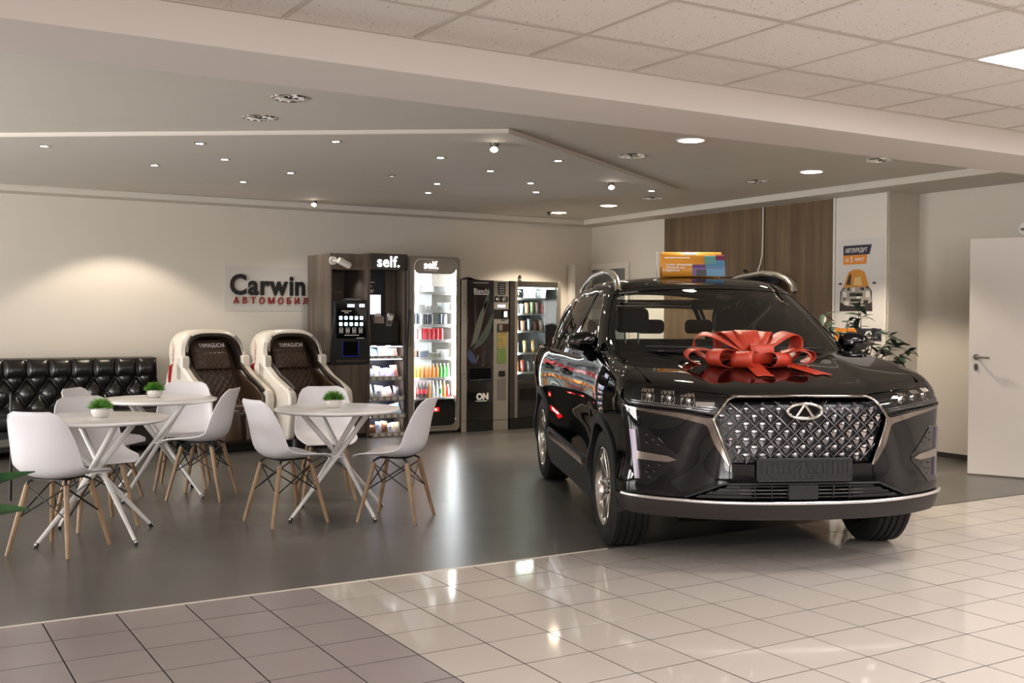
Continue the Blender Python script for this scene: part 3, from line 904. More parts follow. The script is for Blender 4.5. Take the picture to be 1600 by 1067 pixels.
# centre lip above the grille, between hood and frame
lipt = [fq(y, .9525 + .0 * abs(y)) for y in np.linspace(-.40, .40, 17)] + [fq(y, .9775 + .016 * (abs(y) / .4) ** 2) for y in np.linspace(.43, -.43, 17)]
panel('grille_lip', lipt, P_front, body, M_paintblk, car, step=.02)
zc_strip = lambda y: .392 + .016 * (abs(y) / .9) ** 2
def archf(s, a0, a1, n=12, r=AR):
    return [(1.3 * math.atan2(s * .918, r * math.cos(t) - FCX), WZ + r * math.sin(t)) for t in np.linspace(a0, a1, n)]
intake = [(-.60, .425), (-.42, .487), (.42, .487), (.60, .425), (.50, .418), (-.50, .418)]
for s in (1, -1):
    o_ = [fq(s * (gB + .004), zB - .0), fq(s * (gM - .0), zM - .03), fq(s * (gM + .006), zM), fq(s * .49, .846), fq(s * .62, .872), fq(s * .872, .894, .60), fq(s * .905, .92, .565), fq(s * .915, .93, .53), fq(s * .918, .90, .50), fq(s * .918, .80, .475), fq(s * .918, .70, .44)]
    o_ += archf(s, math.radians(44), math.radians(8), 10) + [fq(s * .90, .412, .60), fq(s * .80, zc_strip(.8) + .004), fq(s * .62, .416), fq(s * .43, .492), fq(s * .40, .497), fq(s * .40, .56)]
    panel('bumper_side', o_, P_front, body, M_paintblk, car, step=.024)
midp = [fq(y, .497) for y in np.linspace(-.398, .398, 15)] + [fq(gB, .56), fq(gB, zB - .004)] + [fq(y, zB - .004) for y in np.linspace(.38, -.38, 15)] + [fq(-gB, zB - .004), fq(-gB, .56)]
panel('bumper_centre', midp, P_front, body, M_paintblk, car, step=.024)
# grey lower apron, bright strip above it
apr = [fq(y, .300 + .01 * (abs(y) / .8) ** 2) for y in np.linspace(-.84, .84, 31)] + [fq(.885, .318, .58), fq(.905, .35, .52), (1.3 * math.atan2(.915, .43 - FCX), .40), fq(.905, .406, .58)]
apr += [fq(y, zc_strip(y) - .006) for y in np.linspace(.86, -.86, 31)] + [fq(-.905, .406, .58), (1.3 * math.atan2(-.915, .43 - FCX), .40), fq(-.905, .35, .52), fq(-.885, .318, .58)]
panel('lower_apron', apr, P_front, body, M_skid, car, step=.024, off=.014, lip=.05)
st = [fq(y, zc_strip(y) - .007) for y in np.linspace(-.88, .88, 41)] + [fq(.912, .409, .585), fq(.912, .416, .585)] + [fq(y, zc_strip(y) + .010 * (1 - .4 * (abs(y) / .9) ** 2)) for y in np.linspace(.88, -.88, 41)] + [fq(-.912, .416, .585), fq(-.912, .409, .585)]
stc = on_body(body, P_front, [fq(-.905, .412, .59)] + [fq(y, zc_strip(y) + .002) for y in np.linspace(-.88, .88, 45)] + [fq(.905, .412, .59)], .016, closed=False, step=.03)
MB().tube(stc, .0095, 10).build('bright_strip', M_stripwhite, car, smooth=70)
# lower air intake: dark back, side blades, slats, radar box
ib = [fq(-.64, .405), fq(-.43, .49), fq(.43, .49), fq(.64, .405)]
panel('intake_back', ib, P_front, body, M_matt, car, step=.04, off=-.045, lip=0)
fr_ = MB().tube(on_body(body, P_front, [fq(-.62, .414), fq(-.43, .490), fq(-.2, .494), fq(.2, .494), fq(.43, .490), fq(.62, .414)], .002, closed=False), .006, 6)
fr_.build('intake_frame', M_carplastic, car, smooth=60)
for s in (1, -1):
    for k in range(4):
        zz = .413 + k * .0185
        bl = [fq(s * (.265 + .0), zz), fq(s * (.57 - k * .05), zz), fq(s * (.545 - k * .05), zz + .0165), fq(s * (.285), zz + .0165)]
        panel('intake_blade', bl, P_front, body, M_carplastic, car, step=.04, off=-.008 - .006 * (k % 2), lip=.025)
for k in range(4):
    MB().tube(on_body(body, P_front, [fq(-.34, .418 + k * .02), fq(.34, .418 + k * .02)], -.012, closed=False), .0045, 6).build('intake_slat', mat('slat_grey', '#4d4946', .35, .6) if k in (1, 2) else M_carplastic, car, smooth=60)
for y in (-.26, -.17, .17, .26):
    MB().tube(on_body(body, P_front, [fq(y, .41), fq(y, .487)], -.008, closed=False), .004, 6).build('intake_bar', M_carplastic, car)
MB().rbox((.868, -.082, .408), (.902, .082, .488), .008, 0).build('radar_cover', M_carplastic, car, bevel=.004)

# ---- grille: recessed back, studs on a diagonal lattice, chrome frame, oval badge
gback = [(u * 1.0, v) for u, v in grille_poly]
panel('grille_back', gback, P_front, body, mat('grille_black', '#0a0a0b', .35), car, step=.04, off=-.035, lip=0)
M_stud = mat('grille_stud_silver', '#e4e2e4', 0.25, 1.0)
pu, pv = .088, .0845                       # lattice pitch (between studs in a row, between rows * 2)
stud = MB()
stud.add([(0, -.024, .008), (0, .024, .008), (0, 0, -.032), (.020, 0, .002), (.006, -.014, .017), (.006, .014, .017), (.022, 0, .012)],
         [(0, 3, 1), (0, 2, 3), (1, 3, 2), (0, 1, 2)])
stud.add([(.004, -.017, .014), (.013, -.006, .0215), (.013, .006, .0215), (.004, .017, .014), (.013, .006, .0085), (.013, -.006, .0085), (.018, 0, .0145)],
         [(0, 6, 1), (1, 6, 2), (2, 6, 3), (3, 6, 4), (4, 6, 5), (5, 6, 0)])
proto = stud.build('grille_stud', M_stud, car, fix=False)
nst = 0
def inside_grille(y, z, m=0.0):
    w = gM - (gM - gT) * (z - zM) / (zT - zM) if z > zM else gB + (gM - gB) * (z - zB) / (zM - zB)
    return abs(y) < w - m and zB + m * .3 < z < zT - m
for r in range(9):
    z = zT - .022 - r * pv / 2
    for c in range(-6, 7):
        y = c * pu + (pu / 2 if r % 2 else 0)
        sc = .70 + .45 * (zT - z) / (zT - zB)
        if not inside_grille(y, z, .022): continue
        if abs(z - .876) < .040 and abs(y) < .125 or (abs(y) < .03 and abs(z - .81) < .03): continue
        P3 = on_body(body, P_front, [fq(y, z), fq(y + .001, z)], -.022)[0]
        n_ = math.atan2(y, 3.0)
        o = proto if nst == 0 else dup_mesh(proto, 'grille_stud', car)
        o.location = tuple(P3); o.rotation_euler = (0, 0, .55 * y); o.scale = (1, sc, sc); nst += 1
lat = MB()
for sgn in (1, -1):
    for c in range(-14, 15):
        # diagonal z = z0 + sgn * (pv / pu) * (y - c * pu)
        seg = []
        for y in np.linspace(-.48, .48, 65):
            z = zT - .022 - .042 + sgn * (pv / pu) * (y - c * pu)
            if inside_grille(y, z, .004): seg.append(fq(y, z))
        if len(seg) > 2:
            lat.tube(on_body(body, P_front, [seg[0], seg[-1]], -.022, closed=False, step=.06), .0035, 5)
lat.build('grille_lattice', mat('grille_lattice_dark', '#6d6b6d', .25, .9), car, smooth=60)
# chrome frame: top bar and slanted sides that widen into blades
fr_pts = [fq(-gB + .005, zB - .01), fq(-gM, zM - .015), fq(-gM, zM + .012), fq(-gT - .005, zT - .014), fq(-gT + .03, zT + .001), fq(0, zT + .003), fq(gT - .03, zT + .001), fq(gT + .005, zT - .014), fq(gM, zM + .012), fq(gM, zM - .015), fq(gB - .005, zB - .01)]
MB().tube(on_body(body, P_front, fr_pts, .006, closed=False, step=.03), .0085, 8).build('grille_frame', M_dchrome, car, smooth=60)
for s in (1, -1):
    bl = [fq(s * (gM + .006), zM + .012), fq(s * .505, .838), fq(s * .64, .862), fq(s * .875, .888, .60), fq(s * .905, .902, .555), fq(s * .900, .8935, .56), fq(s * .86, .876, .60), fq(s * .66, .840), fq(s * .53, .808), fq(s * .505, .79), fq(s * (gM - .002), zM - .02)]
    panel('lamp_chrome_wing', bl, P_front, body, M_dchrome, car, step=.02, off=.007, lip=.014)
    bl = [fq(s * (gM + .002), zM - .02), fq(s * .512, .795), fq(s * .475, .70), fq(s * (gB + .03), zB + .02), fq(s * (gB + .004), zB - .012), fq(s * (gB + .006), zB + .02)]
    panel('grille_side_blade', bl, P_front, body, M_dchrome, car, step=.02, off=.005, lip=.014)
# badge
em = MB(); n = 40
ring = [(0, .094 * math.cos(2 * PI * k / n), .040 * math.sin(2 * PI * k / n)) for k in range(n)]
em.tube(ring, .0085, 8, closed=True)
xe = float(on_body(body, P_front, [fq(0, .876), fq(.001, .876)])[0][0])
badge = em.move(Matrix.Translation((xe + .012, 0, .879))).build('badge', M_carchrome, car, smooth=60, label='oval chrome badge')
e2 = MB()
e2.tube([(0, -.046, -.030), (0, -.004, .032)], .0075, 6, flat=.8); e2.tube([(0, .046, -.030), (0, .004, .032)], .0075, 6, flat=.8); e2.tube([(0, -.03, -.030), (0, .03, -.030)], .004, 6)
e2.move(Matrix.Translation((xe + .012, 0, .879))).build('badge_letter', M_carchrome, badge, smooth=60)
MB().lathe([(0, 0), (.086, 0), (.088, -.008)], 32).move(Matrix.Translation((xe + .004, 0, .879)) @ Matrix.Diagonal((1, 1, .42, 1)) @ Euler((0, PI / 2, 0)).to_matrix().to_4x4()).build('badge_back', M_blackgloss, badge)
cm = MB().rbox((-.0, -.014, -.012), (.02, .014, .012), .004, 0).move(Matrix.Translation((xe - .03, 0, .806))).build('front_camera', M_black, car)

# ---- licence plate holder
ph = MB(); PX = .902
ph.rbox((PX, -.262, .507), (PX + .012, .262, .632), .01, 0)
phd = ph.build('plate_holder', mat('plate_holder_plastic', '#121113', .5), car, bevel=.002)
pr = MB()
pr.box2((PX + .012, -.255, .618), (PX + .020, .255, .630)); pr.box2((PX + .012, -.255, .509), (PX + .019, .255, .521)); pr.box2((PX + .012, -.258, .545), (PX + .017, .258, .551))
for y in (-.23, -.2, -.17, -.14, -.11, -.075, .075, .105, .13, .16, .19, .215, .24):
    pr.box2((PX + .012, y - .006, .552), (PX + .0165, y + .006, .615 - .02 * random.random()))
for a in (-.9, -.35, .35, .9):
    pr.box((PX + .014, .055 * math.sin(a), .585), (.006, .008, .07), (a * .9, 0, 0))
for y in (-.05, -.017, .017, .05): pr.box2((PX + .012, y - .008, .524), (PX + .017, y + .008, .545))
for z in (.572, .590): pr.box2((PX + .012, -.25, z), (PX + .0155, -.08, z + .006)); pr.box2((PX + .012, .08, z), (PX + .0155, .25, z + .006))
pr.build('holder_ribs', mat('plate_holder_rib', '#1a191b', .45), phd)

# ---- head lamps
for s in (1, -1):
    L = lampL(s)
    hl = panel('headlamp', L, P_front, body, mat('lamp_housing', '#2a2a2e', .2, .7), car, step=.025, off=-.045, lip=0)
    panel('lamp_lens', L, P_front, body, M_lens, hl, step=.025, off=.002, lip=0)
    for k, (y, z) in enumerate(((.815, .955), (.715, .947), (.615, .935), (.525, .918))):
        P3 = on_body(body, P_front, [fq(s * y, z), fq(s * y + .001, z)], -.025)[0]
        cube = MB()
        if k < 3:
            cube.lathe([(.0, .014), (.018, .011), (.030, 0), (.034, -.02), (.038, -.02)], 10, axis=0)
            cube.box2((-.02, -.038, -.034), (0, -.034, .034)); cube.box2((-.02, .034, -.034), (.004, .038, .034))
            for a in range(6):
                cube.box((.004, (a - 2.5) * .012, .030), (.026, .006, .014), (0, .7, .3 * (a % 2))); cube.box((.004, (a - 2.5) * .012, -.028), (.026, .006, .014), (0, -.5, .3 * (a % 2)))
        else:
            cube.box2((0, -.05, -.012), (.006, .05, .014)); cube.box2((0, -.04, -.026), (.004, .045, -.02))
        o = cube.move(Matrix.Translation(tuple(P3)) @ Euler((0, 0, s * .75 * y)).to_matrix().to_4x4()).build('lamp_reflector', M_carchrome, hl, smooth=40)
    for zo in (.0, .012):
        pl = on_body(body, P_front, [fq(s * .50, .872 + zo), fq(s * .62, .888 + zo), fq(s * .86, .912 + zo, .60)], -.008, closed=False)
        MB().tube(pl, .0028, 6).build('light_bar', M_stripwhite, hl, smooth=60)

# ---- fog lamp pockets
def fogs(s, pts): return [fq(s * y, z, x) for y, z, x in pts]
for s in (1, -1):
    pk = rounded(fogs(s, [(.868, .785, .605), (.80, .778, None), (.655, .63, None), (.655, .60, None), (.79, .465, None), (.845, .475, .64)]), .02)
    fp = panel('fog_pocket', pk, P_front, body, M_blackgloss, car, step=.02, off=.004, lip=.01)
    panel('fog_blade', fogs(s, [(.862, .765, .61), (.838, .765, .64), (.820, .50, .66), (.842, .498, .645)]), P_front, body, mat('fog_blade_grey', '#77707a', .25, .6), fp, step=.02, off=.014, lip=.012)
    panel('fog_lamp', fogs(s, [(.832, .65, .65), (.832, .606, .65), (.70, .600, None), (.665, .612, None), (.70, .632, None)]), P_front, body, mat('fog_lamp_silver', '#a49a92', .18, .9), fp, step=.02, off=.016, lip=.014)
    for (y, z) in ((.80, .74), (.77, .715), (.80, .70), (.745, .69), (.79, .575), (.765, .545), (.80, .54), (.785, .515), (.74, .58)):
        P3 = on_body(body, P_front, [fq(s * y, z), fq(s * y + .001, z)], .006)[0]
        MB().box(tuple(P3), (.008, .014, .007), (0, .4, s * .9)).build('fog_stud', M_dchrome, fp)

# ---- cabin: painted frame ring with window openings, glass, roof
def side_curve(x, z):
    return c_Sg(z) + c_pl(x)
def sq(x, z, s=1):
    y = float(side_curve(np.array(x), np.array(z)))
    return cq(x, s * y, z)
ws = [cq(-.02, 0, 1.13)]
wsh = []
for t in np.linspace(-1, 1, 15):          # lower edge
    wsh.append((t * math.radians(33.5), 1.13 + .035 * abs(t) ** 2))
wsh += [(math.radians(36.5), 1.25), (math.radians(40.5), 1.38), (math.radians(45.5), 1.505), (math.radians(46.8), 1.53), (math.radians(45), 1.545)]
wsh += [(t * math.radians(42), 1.572 - .024 * abs(t) ** 2) for t in np.linspace(1, -1, 15)]
wsh += [(-a, b) for a, b in ((math.radians(45), 1.545), (math.radians(46.8), 1.53), (math.radians(45.5), 1.505), (math.radians(40.5), 1.38), (math.radians(36.5), 1.25))]
def swin(s):
    # front glass, rear glass, quarter glass (x, z)
    fg = [(-.62, 1.135), (-.80, 1.29), (-1.02, 1.44), (-1.16, 1.52), (-1.28, 1.545), (-1.46, 1.552), (-1.52, 1.130)]
    rg = [(-1.60, 1.132), (-1.54, 1.552), (-2.10, 1.535), (-2.40, 1.500), (-2.42, 1.155)]
    qg = [(-2.50, 1.16), (-2.47, 1.490), (-2.70, 1.440), (-2.92, 1.36), (-2.98, 1.30), (-2.86, 1.20)]
    return [rounded([sq(x, z, s) for x, z in w], .025, 3) for w in (fg, rg, qg)]
rw = [(PI + t, 1.20 if i < 9 else 1.50) for i, t in enumerate(list(np.linspace(-.33, .33, 9)) + list(np.linspace(.27, -.27, 9)))]
ring_lo = 1.02; ring_hi = 1.605
rear = 2.66
holes = [wsh] + swin(1) + [[(-a, b) for a, b in w] for w in swin(1)]
def roofz(th):
    a = abs(th)
    # height of the roof edge seam around the cabin
    return float(np.interp(a, [0, .6, .85, 1.0, 1.3, 1.8, 2.2, 2.45, rear], [1.590, 1.580, 1.566, 1.568, 1.580, 1.578, 1.552, 1.51, 1.45]))
ring = [(t, 1.03 if abs(t) > .62 else 1.10) for t in np.linspace(-rear, rear, 90)] + [(t, roofz(t)) for t in np.linspace(rear, -rear, 90)]
panel('cabin_frame', ring, P_cabin, cabin, M_paintblk, car, holes=holes, step=.03, lip=.018)
panel('windshield', wsh, P_cabin, cabin, M_wind, car, step=.04, lip=0, off=-.004)
frin = [(a * .935, 1.155 + (b - 1.13) * .895) for a, b in wsh]
panel('windshield_border', wsh, P_cabin, cabin, M_blackgloss, car, holes=[frin], step=.03, lip=0, off=-.0055)
for s in (1, -1):
    for w, m_, nm in zip(swin(1), (M_midtint, M_tint, M_tint), ('front_side_window', 'rear_side_window', 'quarter_window')):
        panel(nm, [(s * a, b) for a, b in w], P_cabin, cabin, m_, car, step=.05, lip=0, off=-.005)
    # bright line round the side windows
    cl = [(-.60, 1.12), (-.80, 1.305), (-1.02, 1.455), (-1.16, 1.536), (-1.28, 1.562), (-1.6, 1.568), (-2.1, 1.551), (-2.45, 1.510), (-2.72, 1.456), (-2.96, 1.37), (-3.02, 1.30), (-2.88, 1.185)]
    MB().tube(on_body(cabin, P_cabin, [sq(x, z, s) for x, z in cl], .001, closed=False, step=.05), .007, 6).build('window_chrome_line', M_carchrome, car, smooth=60)
# roof panel
ro = on_body(cabin, P_cabin, [(t, roofz(t) + .003) for t in np.linspace(-rear, rear, 70)], 0, closed=False, step=.04)
ro2 = [(float(p[0]), float(p[1])) for p in ro]
panel('roof', ro2, P_top, cabin, M_paintblk, car, step=.04, lip=.02)
# back of the cabin: rear window
panel('rear_window', [(1.0 * t, z) for t, z in ((-.44, 1.18), (-.36, 1.54), (.36, 1.54), (.44, 1.18))], P_axis(CCX, 1.0, -1), cabin, M_clear, car, step=.06, lip=0)
# roof rails
for s in (1, -1):
    rl = [(-.90, .632, 1.555), (-.93, .628, 1.60), (-1.02, .622, 1.645), (-1.2, .612, 1.690), (-1.5, .605, 1.716), (-2.0, .595, 1.705), (-2.5, .57, 1.655), (-2.8, .55, 1.60), (-2.92, .54, 1.56)]
    MB().tube([(x, s * y, z) for x, y, z in rl], [.021, .024, .024, .021, .019, .018, .018, .017, .014], 8).build('roof_rail', mat('satin_rail', '#c2bdb5', .25, 1.0), car, smooth=60)
# door mirrors
def mirror(s):
    g_ = MB(); rows = []
    for i in range(13):
        u = -1 + 2 * i / 12
        r = (1 - abs(u) ** 2.6) ** (1 / 2.6) if abs(u) < 1 else 0.0
        r = max(r, .02)
        rows.append([(.075 * r * math.copysign(abs(math.cos(t)) ** .75, math.cos(t)),   .105 * u, (.074 - .018 * (u + 1) * .5) * r * math.copysign(abs(math.sin(t)) ** .8, math.sin(t))) for t in np.linspace(0, 2 * PI, 25)[:-1]])
    g_.grid(rows, closed_u=True)
    M_ = Matrix.Translation((-.60, s * .930, 1.215)) @ Euler((0, 0, -s * .22)).to_matrix().to_4x4() @ Matrix.Diagonal((1, s, 1, 1))
    o = g_.move(M_).build('door_mirror', M_paintblk, car, smooth=70)
    MB().tube([(-.60, s * .90, 1.15), (-.62, s * .86, 1.11), (-.64, s * .83, 1.09)], [.035, .04, .045], 8).build('mirror_stalk', M_blackgloss, o, smooth=60)
    MB().box((-.525, s * .97, 1.21), (.012, .13, .014), (0, 0, -s * .22)).build('mirror_indicator', M_dchrome, o)
    MB().add([(-.672, s * .86, 1.15), (-.672, s * 1.03, 1.165), (-.672, s * 1.03, 1.26), (-.672, s * .86, 1.275)], [(0, 1, 2, 3)]).build('mirror_glass', M_chrome, o)
for s in (1, -1): mirror(s)
# door handles
for s in (1, -1):
    for x in (-1.33, -2.2):
        P3 = on_body(body, P_side(s), [(x, .985), (x + .001, .985)], .0)[0]
        MB().tube([(x + .10, P3[1] - s * .005, .975), (x + .07, P3[1] + s * .028, .98), (x - .07, P3[1] + s * .028, .99), (x - .10, P3[1] - s * .005, .992)], .012, 8).build('door_handle', M_paintblk, car, smooth=60)
# wipers and cowl
MB().box((-.33, 0, 1.12), (.22, 1.3, .05)).build('cowl_panel', M_matt, car)
for y0, y1 in ((.55, -.05), (-.1, -.60)):
    a = on_body(cabin, P_cabin, [cq(-.2, y0, 1.165), cq(-.2, y1, 1.175)], .02, closed=False, step=.06)
    MB().tube(a, .007, 6).build('wiper', M_black, car, smooth=60)
# ---- interior
MB().box2((-.95, -.72, .90), (-.50, .72, 1.10)).build('dashboard', M_cabin, car, bevel=.05, seg=3)
sw = MB(); sw.tube([(0, .185 * math.cos(t), .185 * math.sin(t)) for t in np.linspace(0, 2 * PI, 29)[:-1]], .016, 8, closed=True)
sw.box((0, 0, 0), (.03, .34, .05)); sw.box((0, 0, -.08), (.03, .06, .16)); sw.lathe([(0, .03), (.06, .02), (.07, -.02)], 14, axis=0)
sw.move(Matrix.Translation((-1.03, .38, 1.06)) @ Euler((0, -.45, 0)).to_matrix().to_4x4()).build('steering_wheel', M_cabin, car, smooth=50)
def seat(x, y, w):
    t = MB()
    t.rbox((x - .14, y - w / 2, .60), (x + .0, y + w / 2, 1.22), .05, 0).move(Matrix.Translation((x, 0, .6)) @ Euler((0, -.22, 0)).to_matrix().to_4x4() @ Matrix.Translation((-x, 0, -.6)))
    t.rbox((x - .05, y - w / 2, .48), (x + .48, y + w / 2, .64), .05, 0)
    o = t.build('car_seat', M_seat, car, bevel=.04, seg=3)
    return o
for y in (.38, -.38):
    o = seat(-1.45, y, .50)
    hr = MB().rbox((-1.64, y - .13, 1.26), (-1.55, y + .13, 1.45), .05, 0).build('headrest', M_seat, o, bevel=.03, seg=3)
    for d_ in (-.05, .05): MB().tube([(-1.58, y + d_, 1.18), (-1.59, y + d_, 1.30)], .007, 6).build('headrest_post', M_chrome, o)
o = seat(-2.42, 0, 1.3)
for y in (.42, 0, -.42):
    MB().rbox((-2.61, y - .12, 1.24), (-2.53, y + .12, 1.36), .04, 0).build('headrest', M_seat, o, bevel=.03, seg=3)
MB().rbox((-.86, -.13, 1.43), (-.83, .13, 1.50), .02, 0).build('rear_view_mirror', M_black, car, bevel=.006)
MB().box2((-2.45, -.50, 1.575), (-1.1, .50, 1.583)).build('headliner', mat('grey_headliner', '#4c4843', .9), car)
MB().box2((-3.35, -.78, .95), (-2.5, .78, 1.0)).build('boot_cover', M_cabin, car)

# ---- wheels
def wheel():
    r0, w = .352, .225
    prof = [(.232, -.10), (.245, -.112), (.30, -.118), (.328, -.108), (.345, -.092)]
    for a, b in ((-.092, -.066), (-.056, -.024), (-.014, .014), (.024, .056), (.066, .092)):
        prof += [(r0 if abs(a + b) < .1 else r0 - .002, a + .001), (r0 if abs(a + b) < .1 else r0 - .002, b - .001), (r0 - .008, b), (r0 - .008, b + .008)]
    prof = prof[:-2] + [(.345, .093), (.328, .108), (.30, .118), (.245, .112), (.232, .10)]
    root = bpy.data.objects.new('wheel', None); COL.objects.link(root); root.parent = car
    MB().lathe(prof, 64, axis=1).build('tyre', M_rubber, root, smooth=35)
    sp_ = MB()
    n = 150
    sip = MB()
    for k in range(72):
        t = 2 * PI * k / 72
        for s_ in (-1, 1):
            c_, s2 = math.cos(t), math.sin(t)
            pass
    MB().lathe([(.232, -.10), (.236, -.108), (.228, -.112), (.220, -.100), (.212, -.06), (.205, .08), (.232, .10)], 48, axis=1).build('rim_barrel', M_rimsilver, root, smooth=40)
    MB().lathe([(0, -.03), (.20, -.02), (.205, .0)], 32, axis=1).build('brake_disc', mat('brake_disc', '#5b5856', .35, .9), root)
    MB().lathe([(0, -.082), (.028, -.082), (.034, -.074), (.06, -.070), (.066, -.03)], 24, axis=1).build('hub_cap', M_rimdark, root, smooth=40)
    for k in range(5):
        t = 2 * PI * k / 5 + .3
        R_ = Euler((0, -t, 0)).to_matrix().to_4x4()
        for q, (d0, d1, mm) in enumerate(((-.022, -.075, M_rimsilver), (.022, .075, M_rimsilver))):
            b = MB()
            sgn = -1 if q == 0 else 1
            b.add([(.05, -.078, d0 - .016), (.05, -.078, d0 + .016), (.215, -.098, d1 + .020), (.215, -.098, d1 - .020),
                   (.05, -.040, d0 - .016), (.05, -.040, d0 + .016), (.215, -.06, d1 + .020), (.215, -.06, d1 - .020)],
                  [(0, 1, 2, 3), (7, 6, 5, 4), (0, 3, 7, 4), (1, 5, 6, 2), (0, 4, 5, 1), (3, 2, 6, 7)])
            b.move(R_).build('spoke', mm, root, bevel=.004)
        b = MB(); b.add([(.06, -.066, -.02), (.06, -.066, .02), (.218, -.075, .055), (.218, -.075, -.055), (.06, -.045, -.02), (.06, -.045, .02), (.218, -.05, .055), (.218, -.05, -.055)],
              [(0, 1, 2, 3), (7, 6, 5, 4), (0, 3, 7, 4), (1, 5, 6, 2), (0, 4, 5, 1), (3, 2, 6, 7)])
        b.move(R_).build('spoke_inset', M_rimdark, root)
        MB().lathe([(0, -.088), (.008, -.088), (.009, -.07)], 8, axis=1).move(Matrix.Translation((.046 * math.cos(t + .6), 0, .046 * math.sin(t + .6)))).build('wheel_nut', M_chrome, root)
    return root
w0 = wheel()
w0.location = (0, -.795, WZ)
for (x, y) in ((XRW, -.795), (0, .795), (XRW, .795)):
    w = copy_tree(w0, car); w.location = (x, y, WZ)
    if y > 0: w.rotation_euler = (0, 0, PI)
# ================================================================== TABLES, CHAIRS, SOFA, MASSAGE CHAIRS
M_shell = mat('white_chair_plastic', '#dcd9dc', 0.38, spec=.45)
M_beech = wood('beech_leg', '#705842', '#8c7053', '#a28767', .5, 3.0)
M_tabletop = mat('white_table_top', '#efecea', 0.22, spec=.5)
M_tableleg = mat('white_table_leg', '#cfccc8', 0.35)
M_wire = mat('black_wire', '#0e0d0d', .4)

def make_chair():
    root = thing('shell_chair', 'x', 'chair')
    prof = [(.240, .428), (.225, .440), (.17, .446), (.09, .438), (0, .428), (-.08, .426), (-.145, .440), (-.185, .475), (-.207, .535), (-.220, .61), (-.234, .69), (-.250, .76), (-.262, .80), (-.268, .822)]
    hw = [.165, .195, .220, .230, .234, .236, .237, .236, .232, .224, .210, .190, .165, .120]
    lift = [.0, .004, .014, .028, .045, .060, .074, .080, .078, .068, .050, .032, .018, .008]
    nu = 17
    rows = []
    for i, (f_, z) in enumerate(prof):
        a = prof[max(i - 1, 0)]; b = prof[min(i + 1, len(prof) - 1)]
        t = Vector((b[0] - a[0], b[1] - a[1])).normalized()      # direction along profile
        nrm = Vector((-t.y * -1, -t.x)) if False else Vector((t.y, -t.x))
        if nrm.y < 0 and i < 6: nrm = -nrm
        if i >= 6 and nrm.x < 0: nrm = -nrm
        row = []
        for k in range(nu):
            u = -1 + 2 * k / (nu - 1)
            e = lift[i] * abs(u) ** 2.4
            w = hw[i] * (u if abs(u) < 1 else u)
            row.append((f_ + nrm.x * e, w * (1 - .05 * abs(u) ** 6), z + nrm.y * e))
        rows.append(row)
    MB().grid(rows).build('seat_shell', M_shell, root, smooth=180, solid=.007, subsurf=1)
    rim = [rows[0][k] for k in range(nu)] + [r[-1] for r in rows[1:]] + [rows[-1][k] for k in range(nu - 2, -1, -1)] + [r[0] for r in rows[-2:0:-1]]
    MB().tube(rim, .0052, 6, closed=True).build('shell_rim', M_shell, root, smooth=180)
    for sx in (1, -1):
        for sy in (1, -1):
            top = (sx * .115 + (-.01), sy * .125, .395); bot = (sx * .205 - .01, sy * .195, 0.0)
            mid = [top[i] * .0 + (top[i] + (bot[i] - top[i]) * .5) for i in range(3)]
            MB().tube([top, mid, bot], [.0165, .0155, .0115], 10).build('leg', M_beech, root, smooth=60)
            MB().lathe([(0, 0), (.010, 0), (.010, .004)], 10, (bot[0], bot[1], 0.0)).build('foot_cap', M_wire, root)
            # bracket
            MB().tube([(sx * .085 - .01, sy * .10, .425), (sx * .115 - .01, sy * .125, .408), (sx * .122 - .01, sy * .131, .372)], .0075, 6).build('leg_bracket', M_wire, root)
    pt = lambda sx, sy, k: (sx * (.115 + .09 * k) - .01, sy * (.125 + .07 * k), .395 * (1 - k))
    for a, b in (((1, 1), (1, -1)), ((1, -1), (-1, -1)), ((-1, -1), (-1, 1)), ((-1, 1), (1, 1))):
        MB().tube([pt(*a, .02), pt(*b, .47)], .0045, 6).build('brace_wire', M_wire, root)
        MB().tube([pt(*b, .02), pt(*a, .47)], .0045, 6).build('brace_wire', M_wire, root)
    MB().box((-.01, 0, .424), (.20, .22, .006)).build('mount_plate', M_wire, root)
    return root
CH = [((.954, 6.695), 47, 'white shell chair turned away in front of the nearest round table'),
      ((1.27, 7.38), -78, 'white shell chair behind the nearest round table, facing the viewer'),
      ((2.153, 8.147), 145, 'white shell chair seen from the side at the table by the massage chairs'),
      ((2.159, 8.72), -110, 'white shell chair facing the viewer in front of the first massage chair'),
      ((1.50, 8.38), -40, 'white shell chair between the black sofa and the rear round table'),
      ((2.393, 6.892), 10, 'white shell chair on the sofa side of the table by the fridge'),
      ((3.061, 6.63), 135, 'white shell chair on the car side of the table by the fridge'),
      ((2.97, 7.67), -105, 'white shell chair facing the viewer in front of the coffee cabinet')]
c0 = make_chair()
for n, ((x, y), a, lab) in enumerate(CH):
    c = c0 if n == 0 else copy_tree(c0)
    c.location = (x, y, 0); c.rotation_euler = (0, 0, math.radians(a))
    tag(c, lab, 'chair', 'white shell chairs at the round tables')

